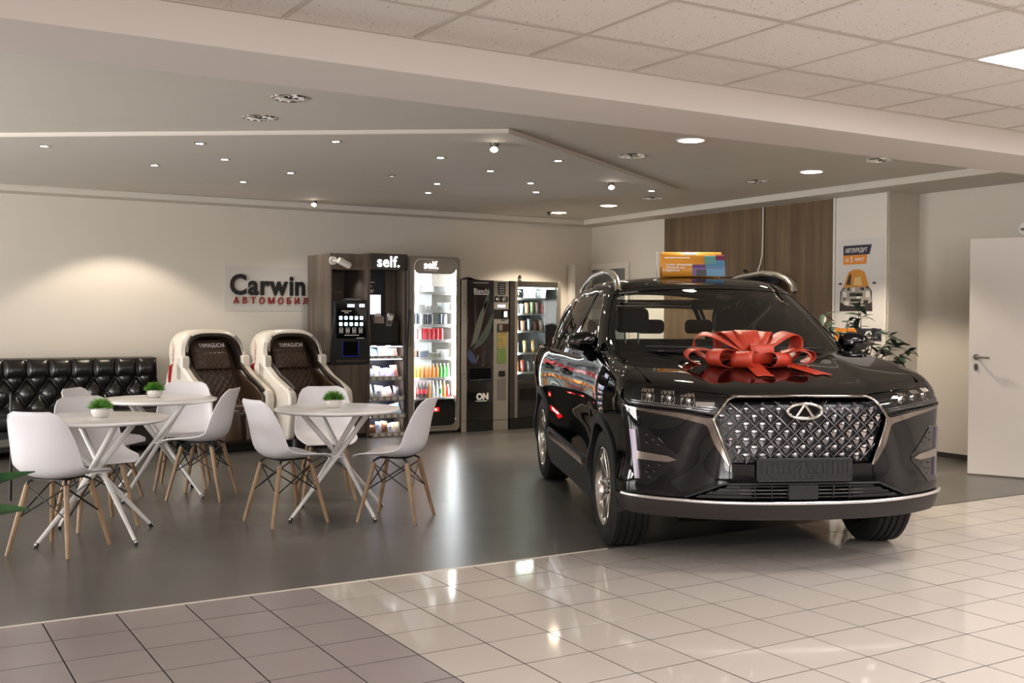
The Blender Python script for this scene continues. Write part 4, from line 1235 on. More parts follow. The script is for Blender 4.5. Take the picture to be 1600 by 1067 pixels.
def make_table():
    root = thing('round_table', 'x', 'table')
    R0 = .43
    MB().lathe([(0, .712), (R0 - .03, .712), (R0 - .004, .722), (R0, .730), (R0 - .002, .738), (R0 - .008, .740), (0, .740)], 64).build('tabletop', M_tabletop, root, smooth=40)
    for k in range(4):
        t = 2 * PI * k / 4 + .35
        off = Vector((-math.sin(t), math.cos(t), 0)) * .026
        foot = Vector((math.cos(t), math.sin(t), 0)) * .40 + off
        top = -Vector((math.cos(t), math.sin(t), 0)) * .27 + off + Vector((0, 0, .714))
        foot.z = 0.012
        MB().tube([foot, foot.lerp(top, .5), top], [.011, .017, .019], 10).build('leg', M_tableleg, root, smooth=60)
        MB().tube([foot + Vector((0, 0, -.012)), foot + Vector((-.012 * math.cos(t), -.012 * math.sin(t), .014))], [.0125, .0125], 8).build('leg_foot', M_wire, root)
    MB().lathe([(.028, .400), (.052, .400), (.052, .412), (.028, .412), (.028, .400)], 20).build('leg_hub', M_tableleg, root, smooth=40)
    MB().lathe([(0, .700), (.30, .704), (.30, .712)], 24).build('top_plate', M_tableleg, root)
    return root
TB = [((1.20, 6.98), .0, 'round white table nearest the viewer with crossed legs'), ((1.90, 8.40), .25, 'round white table between the sofa and massage chairs'), ((2.78, 6.97), -.12, 'round white table in front of the coffee cabinet and fridge')]
t0 = make_table()
for n, ((x, y), a, lab) in enumerate(TB):
    c = t0 if n == 0 else copy_tree(t0)
    c.location = (x, y, 0); c.rotation_euler = (0, 0, a)
    tag(c, lab, 'table', 'round white tables')

M_pot = mat('white_ceramic_pot', '#d2cdc8', .45, bump=.03, bscale=90)
M_grass = mat('green_artificial_grass', '#2f6a22', .6, color2='#6fa63a', vscale=30)
M_soil = mat('dark_soil', '#2c231a', .9)
def make_pot():
    root = thing('potted_grass', 'x', 'plant')
    MB().lathe([(0, 0), (.034, 0), (.042, .006), (.054, .03), (.056, .045), (.053, .058), (.049, .060), (.047, .054), (0, .052)], 28).build('pot', M_pot, root, smooth=45)
    g_ = MB(); rnd = random.Random(3)
    for k in range(420):
        th = rnd.uniform(0, 2 * PI); ph = math.acos(rnd.uniform(.02, 1))
        d = Vector((math.sin(ph) * math.cos(th), math.sin(ph) * math.sin(th), math.cos(ph)))
        L = rnd.uniform(.056, .074); b = Vector((0, 0, .052)) + d * .015
        e = b + Vector((d.x * L * 1.05, d.y * L * 1.05, d.z * L * .92))
        s_ = d.cross(Vector((rnd.random(), rnd.random(), .3))).normalized() * .0028
        m_ = b.lerp(e, .55)
        g_.add([b - s_ * .6, b + s_ * .6, m_ + s_, e, m_ - s_], [(0, 1, 2, 4), (4, 2, 3)])
    g_.build('grass_tuft', M_grass, root, kind='stuff', fix=False)
    MB().lathe([(0, .054), (.045, .054)], 16).build('soil', M_soil, root)
    return root
PT = [((1.225, 6.97), 'small grass plant in a white pot on the nearest table'), ((1.89, 8.50), 'small grass plant in a white pot on the table by the sofa'), ((2.756, 6.975), 'small grass plant in a white pot on the table by the fridge')]
p0 = make_pot()
for n, ((x, y), lab) in enumerate(PT):
    c = p0 if n == 0 else copy_tree(p0)
    c.location = (x, y, .740); c.rotation_euler = (0, 0, n * 1.3)
    tag(c, lab, 'plant', 'small potted grass plants')

# ---- tufted black sofa along the back wall
M_leather = mat('black_leather', '#15120f', .28, spec=.55, bump=.05, bscale=220)
sofa = thing('tufted_sofa', 'black leather tufted bench sofa along the back wall', 'sofa', (0, 0, 0))
SX0, SX1 = -1.08, 2.66
pw_ = .214
def tuft(x, z):
    """bulge of the back rest at height z"""
    if z > .735:
        u = ((x - SX1) / pw_) % 1.0
        a = 1 - abs(2 * u - 1) ** 4; b = (z - .735) / .19
        return .07 + .075 * a ** .5 * max(0.0, math.sin(PI * min(1, b * .92 + .04))) ** .5
    # diamond quilting
    p = (x - SX1) / pw_; q = (z - .735) / .15
    a = abs(math.sin(PI * (p + q * .5 + .0))); b = abs(math.sin(PI * (p - q * .5)))
    return .03 + .085 * (a * b) ** .42
bk = MB(); rows = []
zs = np.concatenate([np.linspace(.40, .735, 34), np.linspace(.736, .925, 22)])
xs = np.linspace(SX0, SX1, int((SX1 - SX0) / .0125))
for z in zs:
    rows.append([(x, 11.86 + .16 * (z - .4) - tuft(x, z), z) for x in xs])
rows.append([(x, 12.15, .93) for x in xs]); rows.append([(x, 12.36, .90) for x in xs])
bk.grid(rows).build('tufted_back', M_leather, sofa, smooth=180, fix=True)
MB().box2((SX0, 11.86, .05), (SX1 - .005, 12.36, .89)).build('back_frame', M_leather, sofa, bevel=.02)
n = 0
for r in range(3):
    z = .735 - r * .15
    k = 0
    while True:
        x = SX1 - (k + (0 if r % 2 == 0 else .5)) * pw_
        if x < SX0 + .05: break
        if 0.9 < x < SX1 - .03:
            MB().lathe([(0, -.010), (.008, -.008), (.013, 0)], 10, axis=1).move(Matrix.Translation((x, 11.86 + .16 * (z - .4) - .045, z))).build('button', M_leather, sofa, smooth=60)
        k += 1
for k, (a, b) in enumerate(((SX0, -.15), (-.14, .79), (.80, 1.73), (1.74, SX1))):
    sc_ = MB().rbox((a, 11.12, .27), (b, 11.84, .43), .05, 0, 4)
    sc_.build('seat_cushion', M_leather, sofa, bevel=.035, seg=3)
MB().box2((SX0, 11.14, .06), (SX1, 11.9, .27)).build('base', M_leather, sofa, bevel=.015)
for x in (SX0 + .1, .8, SX1 - .1):
    MB().lathe([(.02, 0), (.028, .06)], 10, (x, 11.2, 0)).build('foot', M_black, sofa)
# black wire chair half hidden behind the nearest table
wc = thing('black_wire_stool', 'black metal frame chair half hidden behind the nearest white chair', 'chair', (.82, 8.35, 0), math.radians(-60))
for a, b in (((-.2, -.2), (.2, -.2)), ((.2, -.2), (.2, .2)), ((.2, .2), (-.2, .2)), ((-.2, .2), (-.2, -.2))):
    MB().tube([(a[0], a[1], .45), (b[0], b[1], .45)], .008, 6).build('seat_rail', M_wire, wc)
for sx in (-1, 1):
    for sy in (-1, 1):
        MB().tube([(sx * .2, sy * .2, .45 if sx > 0 else .80), (sx * .2, sy * .2, .4), (sx * .25, sy * .23, 0)], .009, 6).build('leg', M_wire, wc, smooth=60)
MB().tube([(-.2, -.2, .80), (-.22, 0, .81), (-.2, .2, .80)], .009, 6).build('back_rail', M_wire, wc)
MB().rbox((-.2, -.2, .445), (.2, .2, .462), .02, 2).build('seat', M_black, wc, bevel=.005)

# ---- massage chairs
M_mwhite = mat('cream_white_shell', '#ddd6cb', .25, spec=.5)
M_brown = mat('dark_brown_leather', '#47362a', .38, spec=.45, bump=.03, bscale=200)
M_brown2 = mat('brown_leather_trim', '#2a1f19', .35)
M_red = mat('red_trim', '#9c1f1f', .3)
M_print = mat('pale_print', '#e6e2dc', .5)
def quilt(u, v, d, a=.012):
    return a * (abs(math.sin(PI * (u / d + v / d))) * abs(math.sin(PI * (u / d - v / d)))) ** .5
def make_massage():
    root = thing('massage_chair', 'x', 'armchair')
    # white side shells
    side = [(-.50, .10), (-.56, .50), (-.53, .60), (-.40, .655), (-.18, .74), (.02, .86), (.14, .93), (.30, .90), (.42, .70), (.44, .30), (.36, .10)]
    for s in (-1, 1):
        MB().prism(rounded(side, .05, 3), s * .40 - .055, s * .40 + .055, 0).build('side_shell', M_mwhite, root, bevel=.028, seg=3)
        # red swoosh on the outside face and round emblem
        sw_ = MB(); pts = [(.30, .86), (.33, .76), (.31, .64), (.26, .55)]
        for a, b in zip(pts[:-1], pts[1:]): pass
        MB().prism([(.22, .88), (.30, .85), (.33, .74), (.30, .60), (.26, .56), (.27, .70), (.24, .80)], s * .4575, s * .4605, 0).build('red_stripe', M_red, root)
        ei = MB().lathe([(.048, -.001), (.048, .003), (.062, .003), (.062, -.001)], 24, axis=0).move(Matrix.Translation((s * .457, .155, .575)))
        ei.build('emblem_ring', M_red, root)
        MB().prism([(.12, .54), (.155, .625), (.185, .54), (.17, .54), (.155, .585), (.135, .54)], s * .4575, s * .4605, 0).build('emblem_letter', M_red, root)
        # arm pad and inner dark trim
        MB().prism(rounded([(-.50, .62), (-.38, .685), (-.16, .77), (.04, .89), (.06, .86), (-.14, .73), (-.48, .585)], .01, 2), s * .335 - .02, s * .335 + .02, 0).build('arm_trim', M_brown2, root, bevel=.01)
        MB().prism([(-.48, .12), (-.52, .55), (-.36, .64), (.1, .80), (.2, .3)], s * .325 - .02, s * .325 + .02, 0).build('inner_side', M_brown, root, bevel=.015)
    # control label on the image-left arm
    MB().box2((-.43, -.49, .62), (-.37, -.38, .632)).move(Matrix.Identity(4)).build('arm_label', M_print, root)
    MB().box2((-.425, -.485, .632), (-.375, -.465, .634)).build('label_band', mat('blue_label', '#243a7a', .4), root)
    # head shell: an arch swept around the head
    sh = MB(); inner = MB(); rows = []; n = 26
    for k in range(n + 1):
        t = PI * k / n
        c_, s_ = math.cos(t), math.sin(t)
        ex = math.copysign(abs(c_) ** .62, c_); ez = abs(s_) ** .62
        def pt(rw, rz, y, drop=0):
            return (rw * ex, y + .10 * ez, .86 + rz * ez - (drop if s_ < .05 else 0))
        rows.append([pt(.385, .335, .02), pt(.43, .365, .04), pt(.452, .378, .12), pt(.445, .370, .30), pt(.40, .33, .40), pt(.36, .30, .36), pt(.372, .318, .06)])
    sh.grid([[r[i] for r in rows] for i in range(7)] + [[r[0] for r in rows]]).build('head_shell', M_mwhite, root, smooth=50)
    rows2 = []
    for k in range(n + 1):
        t = PI * k / n; c_, s_ = math.cos(t), math.sin(t)
        ex = math.copysign(abs(c_) ** .62, c_); ez = abs(s_) ** .62
        f_ = lambda rw, rz, y: (rw * ex, y + .10 * ez, .80 + rz * ez)
        rows2.append([f_(.386, .392, .018), f_(.350, .365, .012), f_(.325, .345, .06), f_(.315, .335, .25), f_(.10, .18, .34), f_(.0, .08, .35)])
    inner.grid([[r[i] for r in rows2] for i in range(6)]).build('head_lining', M_brown2, root, smooth=60)
    for s in (-1, 1):
        MB().tube([(s * .365, .035, 1.0), (s * .345, .06, 1.10), (s * .29, .085, 1.165)], .014, 8).build('speaker_bar', mat('silver_bar', '#8e8780', .3, .8), root, smooth=60)
        MB().rbox((s * .40 - .055, .0, .70), (s * .40 + .055, .14, .96), .03, 0).build('shell_shoulder', M_mwhite, root, bevel=.02)
    # reclined back, quilted in diamonds
    rows = []
    for i in range(46):
        v = i / 45
        y0, z0 = -.10 + .40 * v, .44 + .62 * v
        rows.append([(x, y0 - .02 - .05 * (1 - (x / .31) ** 2) * (.4 + .6 * math.sin(PI * v)) - (quilt(x, v * .7, .085, .022) if abs(x) < .22 else .004) - (.03 if abs(x) > .23 else 0) * (1 - v), z0) for x in np.linspace(-.31, .31, 49)])
    MB().grid(rows).build('quilted_back', M_brown, root, smooth=180)
    MB().add([(-.31, -.09, .42), (.31, -.09, .42), (.31, .34, 1.08), (-.31, .34, 1.08), (-.31, .2, .42), (.31, .2, .42)], [(0, 1, 2, 3), (0, 3, 4), (1, 5, 2), (4, 3, 2, 5)]).build('back_support', M_brown2, root)
    # side bolsters (arm airbags)
    for s in (-1, 1):
        MB().rbox((s * .225 - .055, -.20, .52), (s * .225 + .055, -.04, .78), .04, 0).move(Matrix.Translation((0, .10, .06)) @ Euler((-.35, 0, s * .15)).to_matrix().to_4x4()).build('bolster', M_brown, root, bevel=.03, seg=3)
    # head pillow with lettering
    rows = []
    for i in range(25):
        v = i / 24
        rows.append([(x, .16 - .075 * (1 - (x / .25) ** 4) * math.sin(PI * (.08 + .84 * v)) ** .6 + .16 * (v - .5) - (quilt(x, v * .3, .06, .014) if v < .55 and abs(x) < .19 else 0) + (.012 if .56 < v < .6 else 0), .82 + .30 * v) for x in np.linspace(-.25, .25, 41)])
    MB().grid(rows).build('head_pillow', M_brown, root, smooth=180, solid=.02)
    text_obj('pillow_lettering', 'YAMAGUCHI', M_print, root, frame_matrix((0, .118, 1.045), (1, 0, 0), (0, .45, 1)), .066, .002, .0, 'CENTER', 1.05, .85)
    # seat, calf pads, base
    MB().rbox((-.30, -.52, .36), (.30, .0, .47), .04, 0).build('seat_cushion', M_brown, root, bevel=.03, seg=3)
    for x0, x1 in ((-.32, -.02), (.02, .32)):
        rows = []
        for i in range(16):
            v = i / 15
            rows.append([(x0 + (x1 - x0) * k / 14, -.60 - .08 * math.sin(PI * k / 14) ** .5 * (math.sin(PI * (.15 + .8 * v))) ** .5 + .05 * v, .12 + .30 * v) for k in range(15)])
        MB().grid(rows).build('calf_pad', M_brown, root, smooth=180, solid=.03)
    MB().box2((-.30, -.60, .07), (.30, -.45, .40)).build('footrest', M_brown2, root, bevel=.03)
    MB().rbox((-.36, -.50, 0), (.36, .36, .12), .05, 2).build('base', M_black, root, bevel=.01)
    # red writing on the outer face of the head shell
    text_obj('shell_lettering', 'YAMAGUCHI', M_red, root, frame_matrix((-.4535, .29, .92), (0, .12, 1), (0, -1, .12)) if False else frame_matrix((-.4545, .23, 1.12), (0, .0, -1), (0, -1, 0)), .045, .001, .0, 'LEFT')
    return root
mc = make_massage()
mc.location = (3.125, 11.2, 0); mc.rotation_euler = (0, 0, math.radians(12)); mc.scale = (.86, .92, 1.0)
tag(mc, 'brown and white massage chair next to the black sofa', 'armchair', 'massage chairs on the back wall')
m2 = copy_tree(mc); m2.location = (3.965, 11.12, 0)
tag(m2, 'brown and white massage chair next to the coffee cabinet', 'armchair', 'massage chairs on the back wall')

# ---- wall lettering
sign = thing('wall_sign', 'dark Carwin lettering with red word below on the back wall', 'sign', (3.61, YB - .001, 0))
M_sdark = mat('dark_sign_letter', '#171213', .5); M_sred = mat('red_sign_letter', '#8c140c', .5)
def wall_text(body, x0, x1, z0, h, m, nm, bold):
    """letters one by one, spread so that the word spans x0..x1 with capital height h"""
    metas = [text_mesh(ch, 1.0, .012, bold) for ch in body]
    bb = []
    for q in metas:
        a = np.array([v.co for v in q.vertices]); bb.append((a.min(0), a.max(0)))
    return metas, bb
def place_letters(body, x0, x1, z0, cap, m, nm, bold, gap, kern=None):
    metas, bb = wall_text(body, x0, x1, z0, cap, m, nm, bold)
    s = cap / (bb[0][1][1] - 0.0)
    wsum = sum((b[1][0] - b[0][0]) for b in bb)
    tot = wsum * s + gap * (len(body) - 1)
    sx = (x1 - x0 - gap * (len(body) - 1)) / wsum
    x = x0
    for idx, (q, b) in enumerate(zip(metas, bb)):
        q.transform(Matrix.Translation((-b[0][0], 0, 0)))
        q.transform(Matrix.Diagonal((sx, s, 1, 1)))
        q.transform(frame_matrix((x, -.012, z0), (1, 0, 0), (0, 0, 1)))
        finish(nm, q, m, sign)
        x += (b[1][0] - b[0][0]) * sx + gap * (kern.get(body[idx], 1) if kern else 1)
place_letters('Carwin', .0, .945, 1.635, .235, M_sdark, 'letter', .030, .022, {'r': -.3, 'w': .8})
place_letters('АВТОМОБИЛ', .04, .945, 1.525, .078, M_sred, 'letter', .008, .045)
MB().box2((-.06, -.004, 1.44), (.96, 0, 1.96)).build('sign_plate', mat('grey_sign_plate', '#c3beb7', .55), sign)
# ================================================================== COFFEE CABINET, KIOSK, FRIDGE, VENDING MACHINES
YM = 11.30                                  # common front plane of the machines
M_walnut = wood('grey_walnut_laminate', '#4a4038', '#5f5349', '#746759', .42, 1.2)
M_navy = mat('navy_panel', '#1c2030', .4)
M_white_lit = mat('lit_white', '#ffffff', .5, emit='#ffffff', estr=3.0)
M_screen_w = mat('lit_screen', '#dcdcf0', .3, emit='#d8d8f2', estr=1.6)
M_btn = mat('lit_button', '#e8fbff', .4, emit='#dff6ff', estr=1.2)
M_greyframe = mat('warm_grey_steel', '#8d857b', .38, .5)
M_darkframe = mat('dark_grey_steel', '#403b36', .42, .3)
M_lgrey = mat('light_grey_steel', '#9b948a', .4, .4)
FX = Vector((1, 0, 0)); FZ = Vector((0, 0, 1))
def ftext(name, body, m, parent, x, z, y, size, bold=0.0, align='LEFT', ex=.001, xs=1.0, spacing=1.0):
    return text_obj(name, body, m, parent, frame_matrix((x, y, z), FX, FZ), size, ex, bold, align, spacing, xs)
def lamp_area(parent, loc, w, h, energy, rot, col=(1, 1, 1)):
    l = bpy.data.lights.new('lamp_glow', 'AREA'); l.shape = 'RECTANGLE'; l.size = w; l.size_y = h; l.energy = energy; l.color = col
    o = bpy.data.objects.new('lamp_glow', l); COL.objects.link(o); o.parent = parent; o.location = loc; o.rotation_euler = rot

# ---- coffee cabinet
X0, X1, H0, D0 = 4.42, 4.88, 2.085, .72
cab = thing('coffee_cabinet', 'tall wood laminate cabinet with a niche that holds the coffee machine', 'cabinet', (X0, YM, 0))
w_ = X1 - X0
MB().box2((0, 0, 0), (.02, D0, H0)).build('side_panel', M_walnut, cab, bevel=.002)
MB().box2((w_ - .02, 0, 0), (w_, D0, H0)).build('side_panel', M_walnut, cab, bevel=.002)
MB().box2((.02, .0, 1.905), (w_ - .02, D0, H0)).build('header', M_walnut, cab, bevel=.002)
MB().box2((.02, D0 - .02, .85), (w_ - .02, D0, 1.905)).build('back_panel', M_walnut, cab)
MB().box2((.03, D0 - .024, 1.45), (.22, D0 - .020, 1.90)).build('niche_poster', M_navy, cab)
MB().box2((.02, .01, .05), (w_ - .02, .03, .835)).build('door', M_walnut, cab, bevel=.002)
MB().box2((.02, .03, .05), (w_ - .02, D0 - .02, .80)).build('carcass', M_walnut, cab)
MB().box2((.0, -.015, .835), (w_, D0 - .02, .862)).build('counter', M_black, cab, bevel=.003)
MB().box2((.01, .02, 0), (w_ - .01, D0, .05)).build('plinth', M_black, cab)
MB().box2((.05, D0 - .03, 1.78), (.11, D0 - .025, 1.86)).build('poster_symbol', M_print, cab)
for k in range(3):
    MB().box2((.045, D0 - .03, 1.745 - k * .03), (.13 - k * .02, D0 - .025, 1.757 - k * .03)).build('poster_line', M_print, cab)
spot_light(cab, (.3, .2, 1.89), 3.0, 120, .8, (.95, .97, 1), radius=.03)
cf = thing('coffee_machine', 'black coffee machine with lit buttons on the cabinet counter', 'coffee machine', (X0, YM, .862))
prof = [(-.012, 0), (-.016, .10), (-.010, .22), (.012, .34), (.034, .44), (.04, .55), (.036, .70), (.43, .70), (.445, .55), (.44, .44), (.452, .34), (.462, .22), (.466, .10), (.462, 0)]
MB().prism([(a, b) for a, b in prof], -.028, -.004, 1).build('front_fascia', M_black, cf, bevel=.006)
MB().box2((.03, -.004, 0), (.43, .50, .69)).build('machine_body', M_black, cf, bevel=.006)
MB().rbox((.06, -.032, .27), (.42, -.027, .665), .012, 1).build('front_panel', M_blackgloss, cf)
for j, z in enumerate((.50, .43)):
    for k in range(5):
        MB().rbox((.092 + k * .062, -.036, z - .020), (.130 + k * .062, -.031, z + .020), .006, 1).build('drink_button', M_btn, cf)
for k in range(4):
    f_ = MB(); x = .095 + k * .078
    f_.box2((x, -.034, .330), (x + .042, -.031, .335)); f_.box2((x, -.034, .385), (x + .042, -.031, .390)); f_.box2((x, -.034, .335), (x + .006, -.031, .385)); f_.box2((x + .036, -.034, .335), (x + .042, -.031, .385)); f_.box2((x + .014, -.034, .345), (x + .028, -.031, .372))
    f_.build('pictogram', M_print, cf)
MB().box2((.19, -.035, .62), (.275, -.031, .655)).build('display', mat('lit_display', '#cfd4ff', .3, emit='#cdd4ff', estr=1.2), cf)
MB().box2((.335, -.035, .622), (.395, -.031, .658)).build('card_slot', mat('lit_display2', '#e8ecff', .3, emit='#e8ecff', estr=1.4), cf)
for x0, x1, z in ((.12, .24, .573), (.155, .205, .553), (.155, .33, .302), (.30, .39, .268)):
    MB().box2((x0, -.034, z), (x1, -.031, z + .008)).build('printed_line', M_print, cf)
MB().box2((.13, -.031, .06), (.33, -.027, .235)).build('cup_niche', M_matt, cf)
MB().tube([(.135, -.031, .235), (.135, -.031, .07), (.325, -.031, .07), (.325, -.031, .235)], .004, 6).build('niche_light', mat('blue_led', '#20285a', .3, emit='#2a3cd0', estr=.25), cf, smooth=60)
MB().box2((.05, -.045, .0), (.42, -.028, .03)).build('drip_tray', M_darkframe, cf)
bx = thing('cup_box', 'small dark brown box on top of the coffee machine', 'box', (X0 + .06, YM + .1, 1.564))
MB().box2((0, 0, 0), (.13, .16, .085)).build('box_body', mat('brown_card', '#3a2a22', .6), bx, bevel=.003)
MB().box2((-.004, -.004, .085), (.134, .164, .097)).build('box_lid', mat('brown_card_lid', '#4c382d', .6), bx, bevel=.002)
nap = thing('paper_stack', 'loose white papers on top of the coffee machine', 'papers', (X0 + .22, YM + .05, 1.564))
for k, a in enumerate((.1, -.2, .35)):
    MB().box((.09, .06, .004 + k * .004), (.17, .10, .002), (0, .03 * k, a)).build('paper_sheet', M_print, nap)
sc_ = thing('security_camera', 'white bullet security camera fixed high on the coffee cabinet', 'camera', (X0 + .03, YM - .002, 2.0))
MB().lathe([(0, -.02), (.045, -.018), (.05, 0)], 18, axis=1).build('mount', M_white, sc_, smooth=50)
MB().tube([(0, -.02, 0), (.02, -.06, -.005), (.05, -.08, -.015)], .014, 8).build('bracket', M_white, sc_, smooth=60)
MB().lathe([(0, -.085), (.034, -.08), (.038, -.06), (.036, .07), (.0, .075)], 16, axis=0).move(Matrix.Translation((.10, -.09, -.03)) @ Euler((0, .42, .1)).to_matrix().to_4x4()).build('camera_body', M_white, sc_, smooth=50)
MB().lathe([(0, 0), (.028, 0)], 14, axis=0).move(Matrix.Translation((.168, -.083, -.061)) @ Euler((0, .42, .1)).to_matrix().to_4x4()).build('lens', M_blackgloss, sc_)

# ---- snack kiosk
K0, K1 = 4.882, 5.372; kw = K1 - K0
ki = thing('snack_kiosk', 'self-service snack kiosk with a glowing self. sign and lit shelves', 'kiosk', (K0, YM, 0))
MB().box2((0, 0, 0), (.018, D0, 2.10)).build('side_panel', M_walnut, ki)
wave = [(0, 0), (0, 2.10), (.05, 2.10), (.05, 1.60), (.07, 1.40), (.06, 1.25), (.02, 1.05), (-.0, .90), (.0, .5), (.0, 0)]
MB().box2((kw - .035, .04, 0), (kw - .01, D0, 2.10)).build('side_panel', M_walnut, ki, bevel=.002)
edge = [(.045, 2.07), (.045, 1.55), (.038, 1.40), (.02, 1.22), (-.008, 1.05), (-.018, .90), (-.010, .70), (.012, .50), (.028, .30), (.03, .03)]
MB().tube([(kw - .012, e - .03 if False else -e, z) for e, z in edge], .012, 8).build('wavy_edge', M_black, ki, smooth=60)
MB().box2((.018, -.012, 1.915), (kw - .01, D0, 2.10)).build('header', M_darkframe, ki, bevel=.004)
MB().box2((.018, .30, .0), (kw - .035, .33, 1.915)).build('back_panel', M_navy, ki)
MB().box2((kw - .16, .28, 1.05), (kw - .035, .30, 1.915)).build('back_veneer', M_walnut, ki)
ftext('glowing_sign', 'self.', M_white_lit, ki, .095, 1.95, -.02, .175, .002, 'LEFT', .003, .95, 1.08)
for k, (x0, x1) in enumerate(((.03, .14), (.03, .11), (.03, .19), (.03, .16), (.03, .18))):
    MB().box2((x0 + .01, .292, 1.865 - k * .046), (x1 + .01, .30, 1.877 - k * .046)).build('printed_line', M_print, ki)
MB().rbox((.13, .288, 1.62), (.18, .30, 1.675), .006, 1).build('printed_symbol', M_print, ki)
MB().rbox((.012, .235, 1.37), (.265, .26, 1.655), .008, 1).build('screen_case', M_black, ki)
MB().box2((.022, .233, 1.405), (.252, .236, 1.632)).build('touch_screen', M_screen_w, ki)
MB().box2((.10, .255, 1.40), (.18, .30, 1.62)).build('screen_arm', M_black, ki)
MB().box2((.018, .05, 1.045), (kw - .035, .30, 1.06)).build('shelf_roof', M_black, ki)
MB().box2((.018, .10, 1.06), (kw - .07, .30, 1.34)).build('desk', M_black, ki, bevel=.006)
term = thing('card_terminal', 'silver card payment terminal on the snack kiosk', 'card terminal', (K0 + .30, YM + .09, 1.345))
MB().rbox((-.035, -.02, -.075), (.035, .02, .075), .012, 1).move(Euler((.35, .12, 0)).to_matrix().to_4x4()).build('terminal_body', mat('silver_terminal', '#a9a6a4', .3, .6), term, bevel=.004)
MB().box2((-.026, -.024, .0), (.026, -.0205, .055)).move(Euler((.35, .12, 0)).to_matrix().to_4x4()).build('terminal_screen', M_print, term)
for r in range(3):
    for c in range(3):
        MB().box((-.017 + c * .017, -.022, -.015 - r * .016), (.012, .004, .01)).move(Euler((.35, .12, 0)).to_matrix().to_4x4()).build('terminal_key', M_darkframe, term)
tis = thing('tissue_box', 'small grey tissue box on the snack kiosk desk', 'box', (K0 + .09, YM + .07, 1.34))
MB().box2((0, -.02, -.04), (.125, .05, .04)).build('box_body', mat('taupe_card', '#8d8177', .6), tis, bevel=.003)
MB().add([(.02, .015, .04), (.105, .015, .04), (.08, .005, .085), (.06, .02, .07), (.035, .01, .082)], [(0, 1, 2, 3, 4)]).build('tissue', M_print, tis, solid=.004)
M_tray = mat('grey_tray', '#8b8580', .4)
tray_z = [(.905, 0.06), (.670, .03), (.440, .0), (.240, -.02), (.030, -.04)]
M_lab = mat('price_tag', '#c9c4bd', .5)
pcols = [mat('pack_%d' % k, c, .32, color2=c2, vscale=22) for k, (c, c2) in enumerate((('#e6e2ec', '#6d62b0'), ('#d9dde6', '#3d4a86'), ('#efe9e2', '#b02a2a'), ('#e9e6e0', '#2c7a3a'), ('#eceaf2', '#c9b23a'), ('#3c2a22', '#a5683a'), ('#f2eef0', '#8a5bb0'), ('#d7e6ee', '#3a86b0'), ('#c23a34', '#f0e2d2'), ('#20242c', '#c8c6d0')))]
def snack_pack(name, x, y, z, w, h, t, m, label, group, rot=(0, 0, 0)):
    """a pillow bag: bulged in the middle with flat crimped ends"""
    o = thing(name, label, 'snack', (x, y, z), 0, group, rot)
    b = MB(); rows = []
    nu, nv = 7, 6
    for side in (1, -1):
        rows = []
        for j in range(nv + 1):
            v = j / nv
            rows.append([((-.5 + i / nu) * w * (1 - .06 * math.sin(PI * v)), -side * t / 2 * (math.sin(PI * i / nu) ** .6) * (math.sin(PI * min(max(v, .06), .94)) ** .6 if 0 < j < nv else 0.05), v * h) for i in range(nu + 1)])
        b.grid(rows)
    b.build('bag', m, o, smooth=60)
    k = MB(); k.box2((-w / 2, -.002, h - .004), (w / 2, .002, h + .008)); k.build('crimp', m, o)
    return o
rnd = random.Random(11)
shelf_names = ['top', 'second', 'third', 'fourth', 'lowest']
desc = ['white and violet', 'pale blue', 'white and red', 'white and green', 'white and yellow', 'brown', 'violet', 'light blue', 'red', 'dark']
for k, (z, yo) in enumerate(tray_z):
    tr_ = MB()
    tr_.box2((.02, yo - .0, z - .012), (kw - .04, .30, z)); tr_.box2((.02, yo - .012, z - .03), (kw - .04, yo, z + .022))
    tr_.build('tray', M_tray, ki, bevel=.002)
    for q in range(5):
        MB().box2((.045 + q * .082, yo - .0145, z - .02), (.095 + q * .082, yo - .012, z + .012)).build('price_tag', M_lab, ki)
    nn = 5
    for q in range(nn):
        ci = rnd.randrange(len(pcols))
        wq = rnd.uniform(.085, .12)
        snack_pack('snack_bag', K0 + .075 + q * .078, YM + yo + .06 + rnd.uniform(0, .05), z + .002, wq, rnd.uniform(.10, .145), rnd.uniform(.03, .05), pcols[ci],
                   '%s snack bag on the %s kiosk tray, number %s from the coffee cabinet' % (desc[ci], shelf_names[k], ('one', 'two', 'three', 'four', 'five')[q]), 'snack bags in the kiosk trays', (-.35 + rnd.uniform(-.15, .15), rnd.uniform(-.25, .25), rnd.uniform(-.3, .3)))
    if k == 0:
        for x in (.12, .30):
            MB().lathe([(0, 0), (.028, 0), (.032, .008)], 14, (x, .13, 1.036)).build('shelf_lamp', M_white_lit, ki)
    ztop = (1.04, .895, .66, .43, .23)[k]
    MB().box2((.03, .045, ztop - .012), (kw - .05, .06, ztop - .004)).build('led_strip', mat('tray_led', '#ffffff', .4, emit='#eef2ff', estr=4.0), ki)
    lamp_area(ki, (.22, .07, ztop - .016), .36, .02, 0.9, (.45, 0, 0), (.93, .95, 1))
MB().box2((.018, .02, 0), (kw - .03, .30, .0)).build('bottom', M_walnut, ki) if False else None
MB().box2((.0, .0, 0), (kw - .0, D0, .0275 - .03 + .012)).build('plinth', M_black, ki)

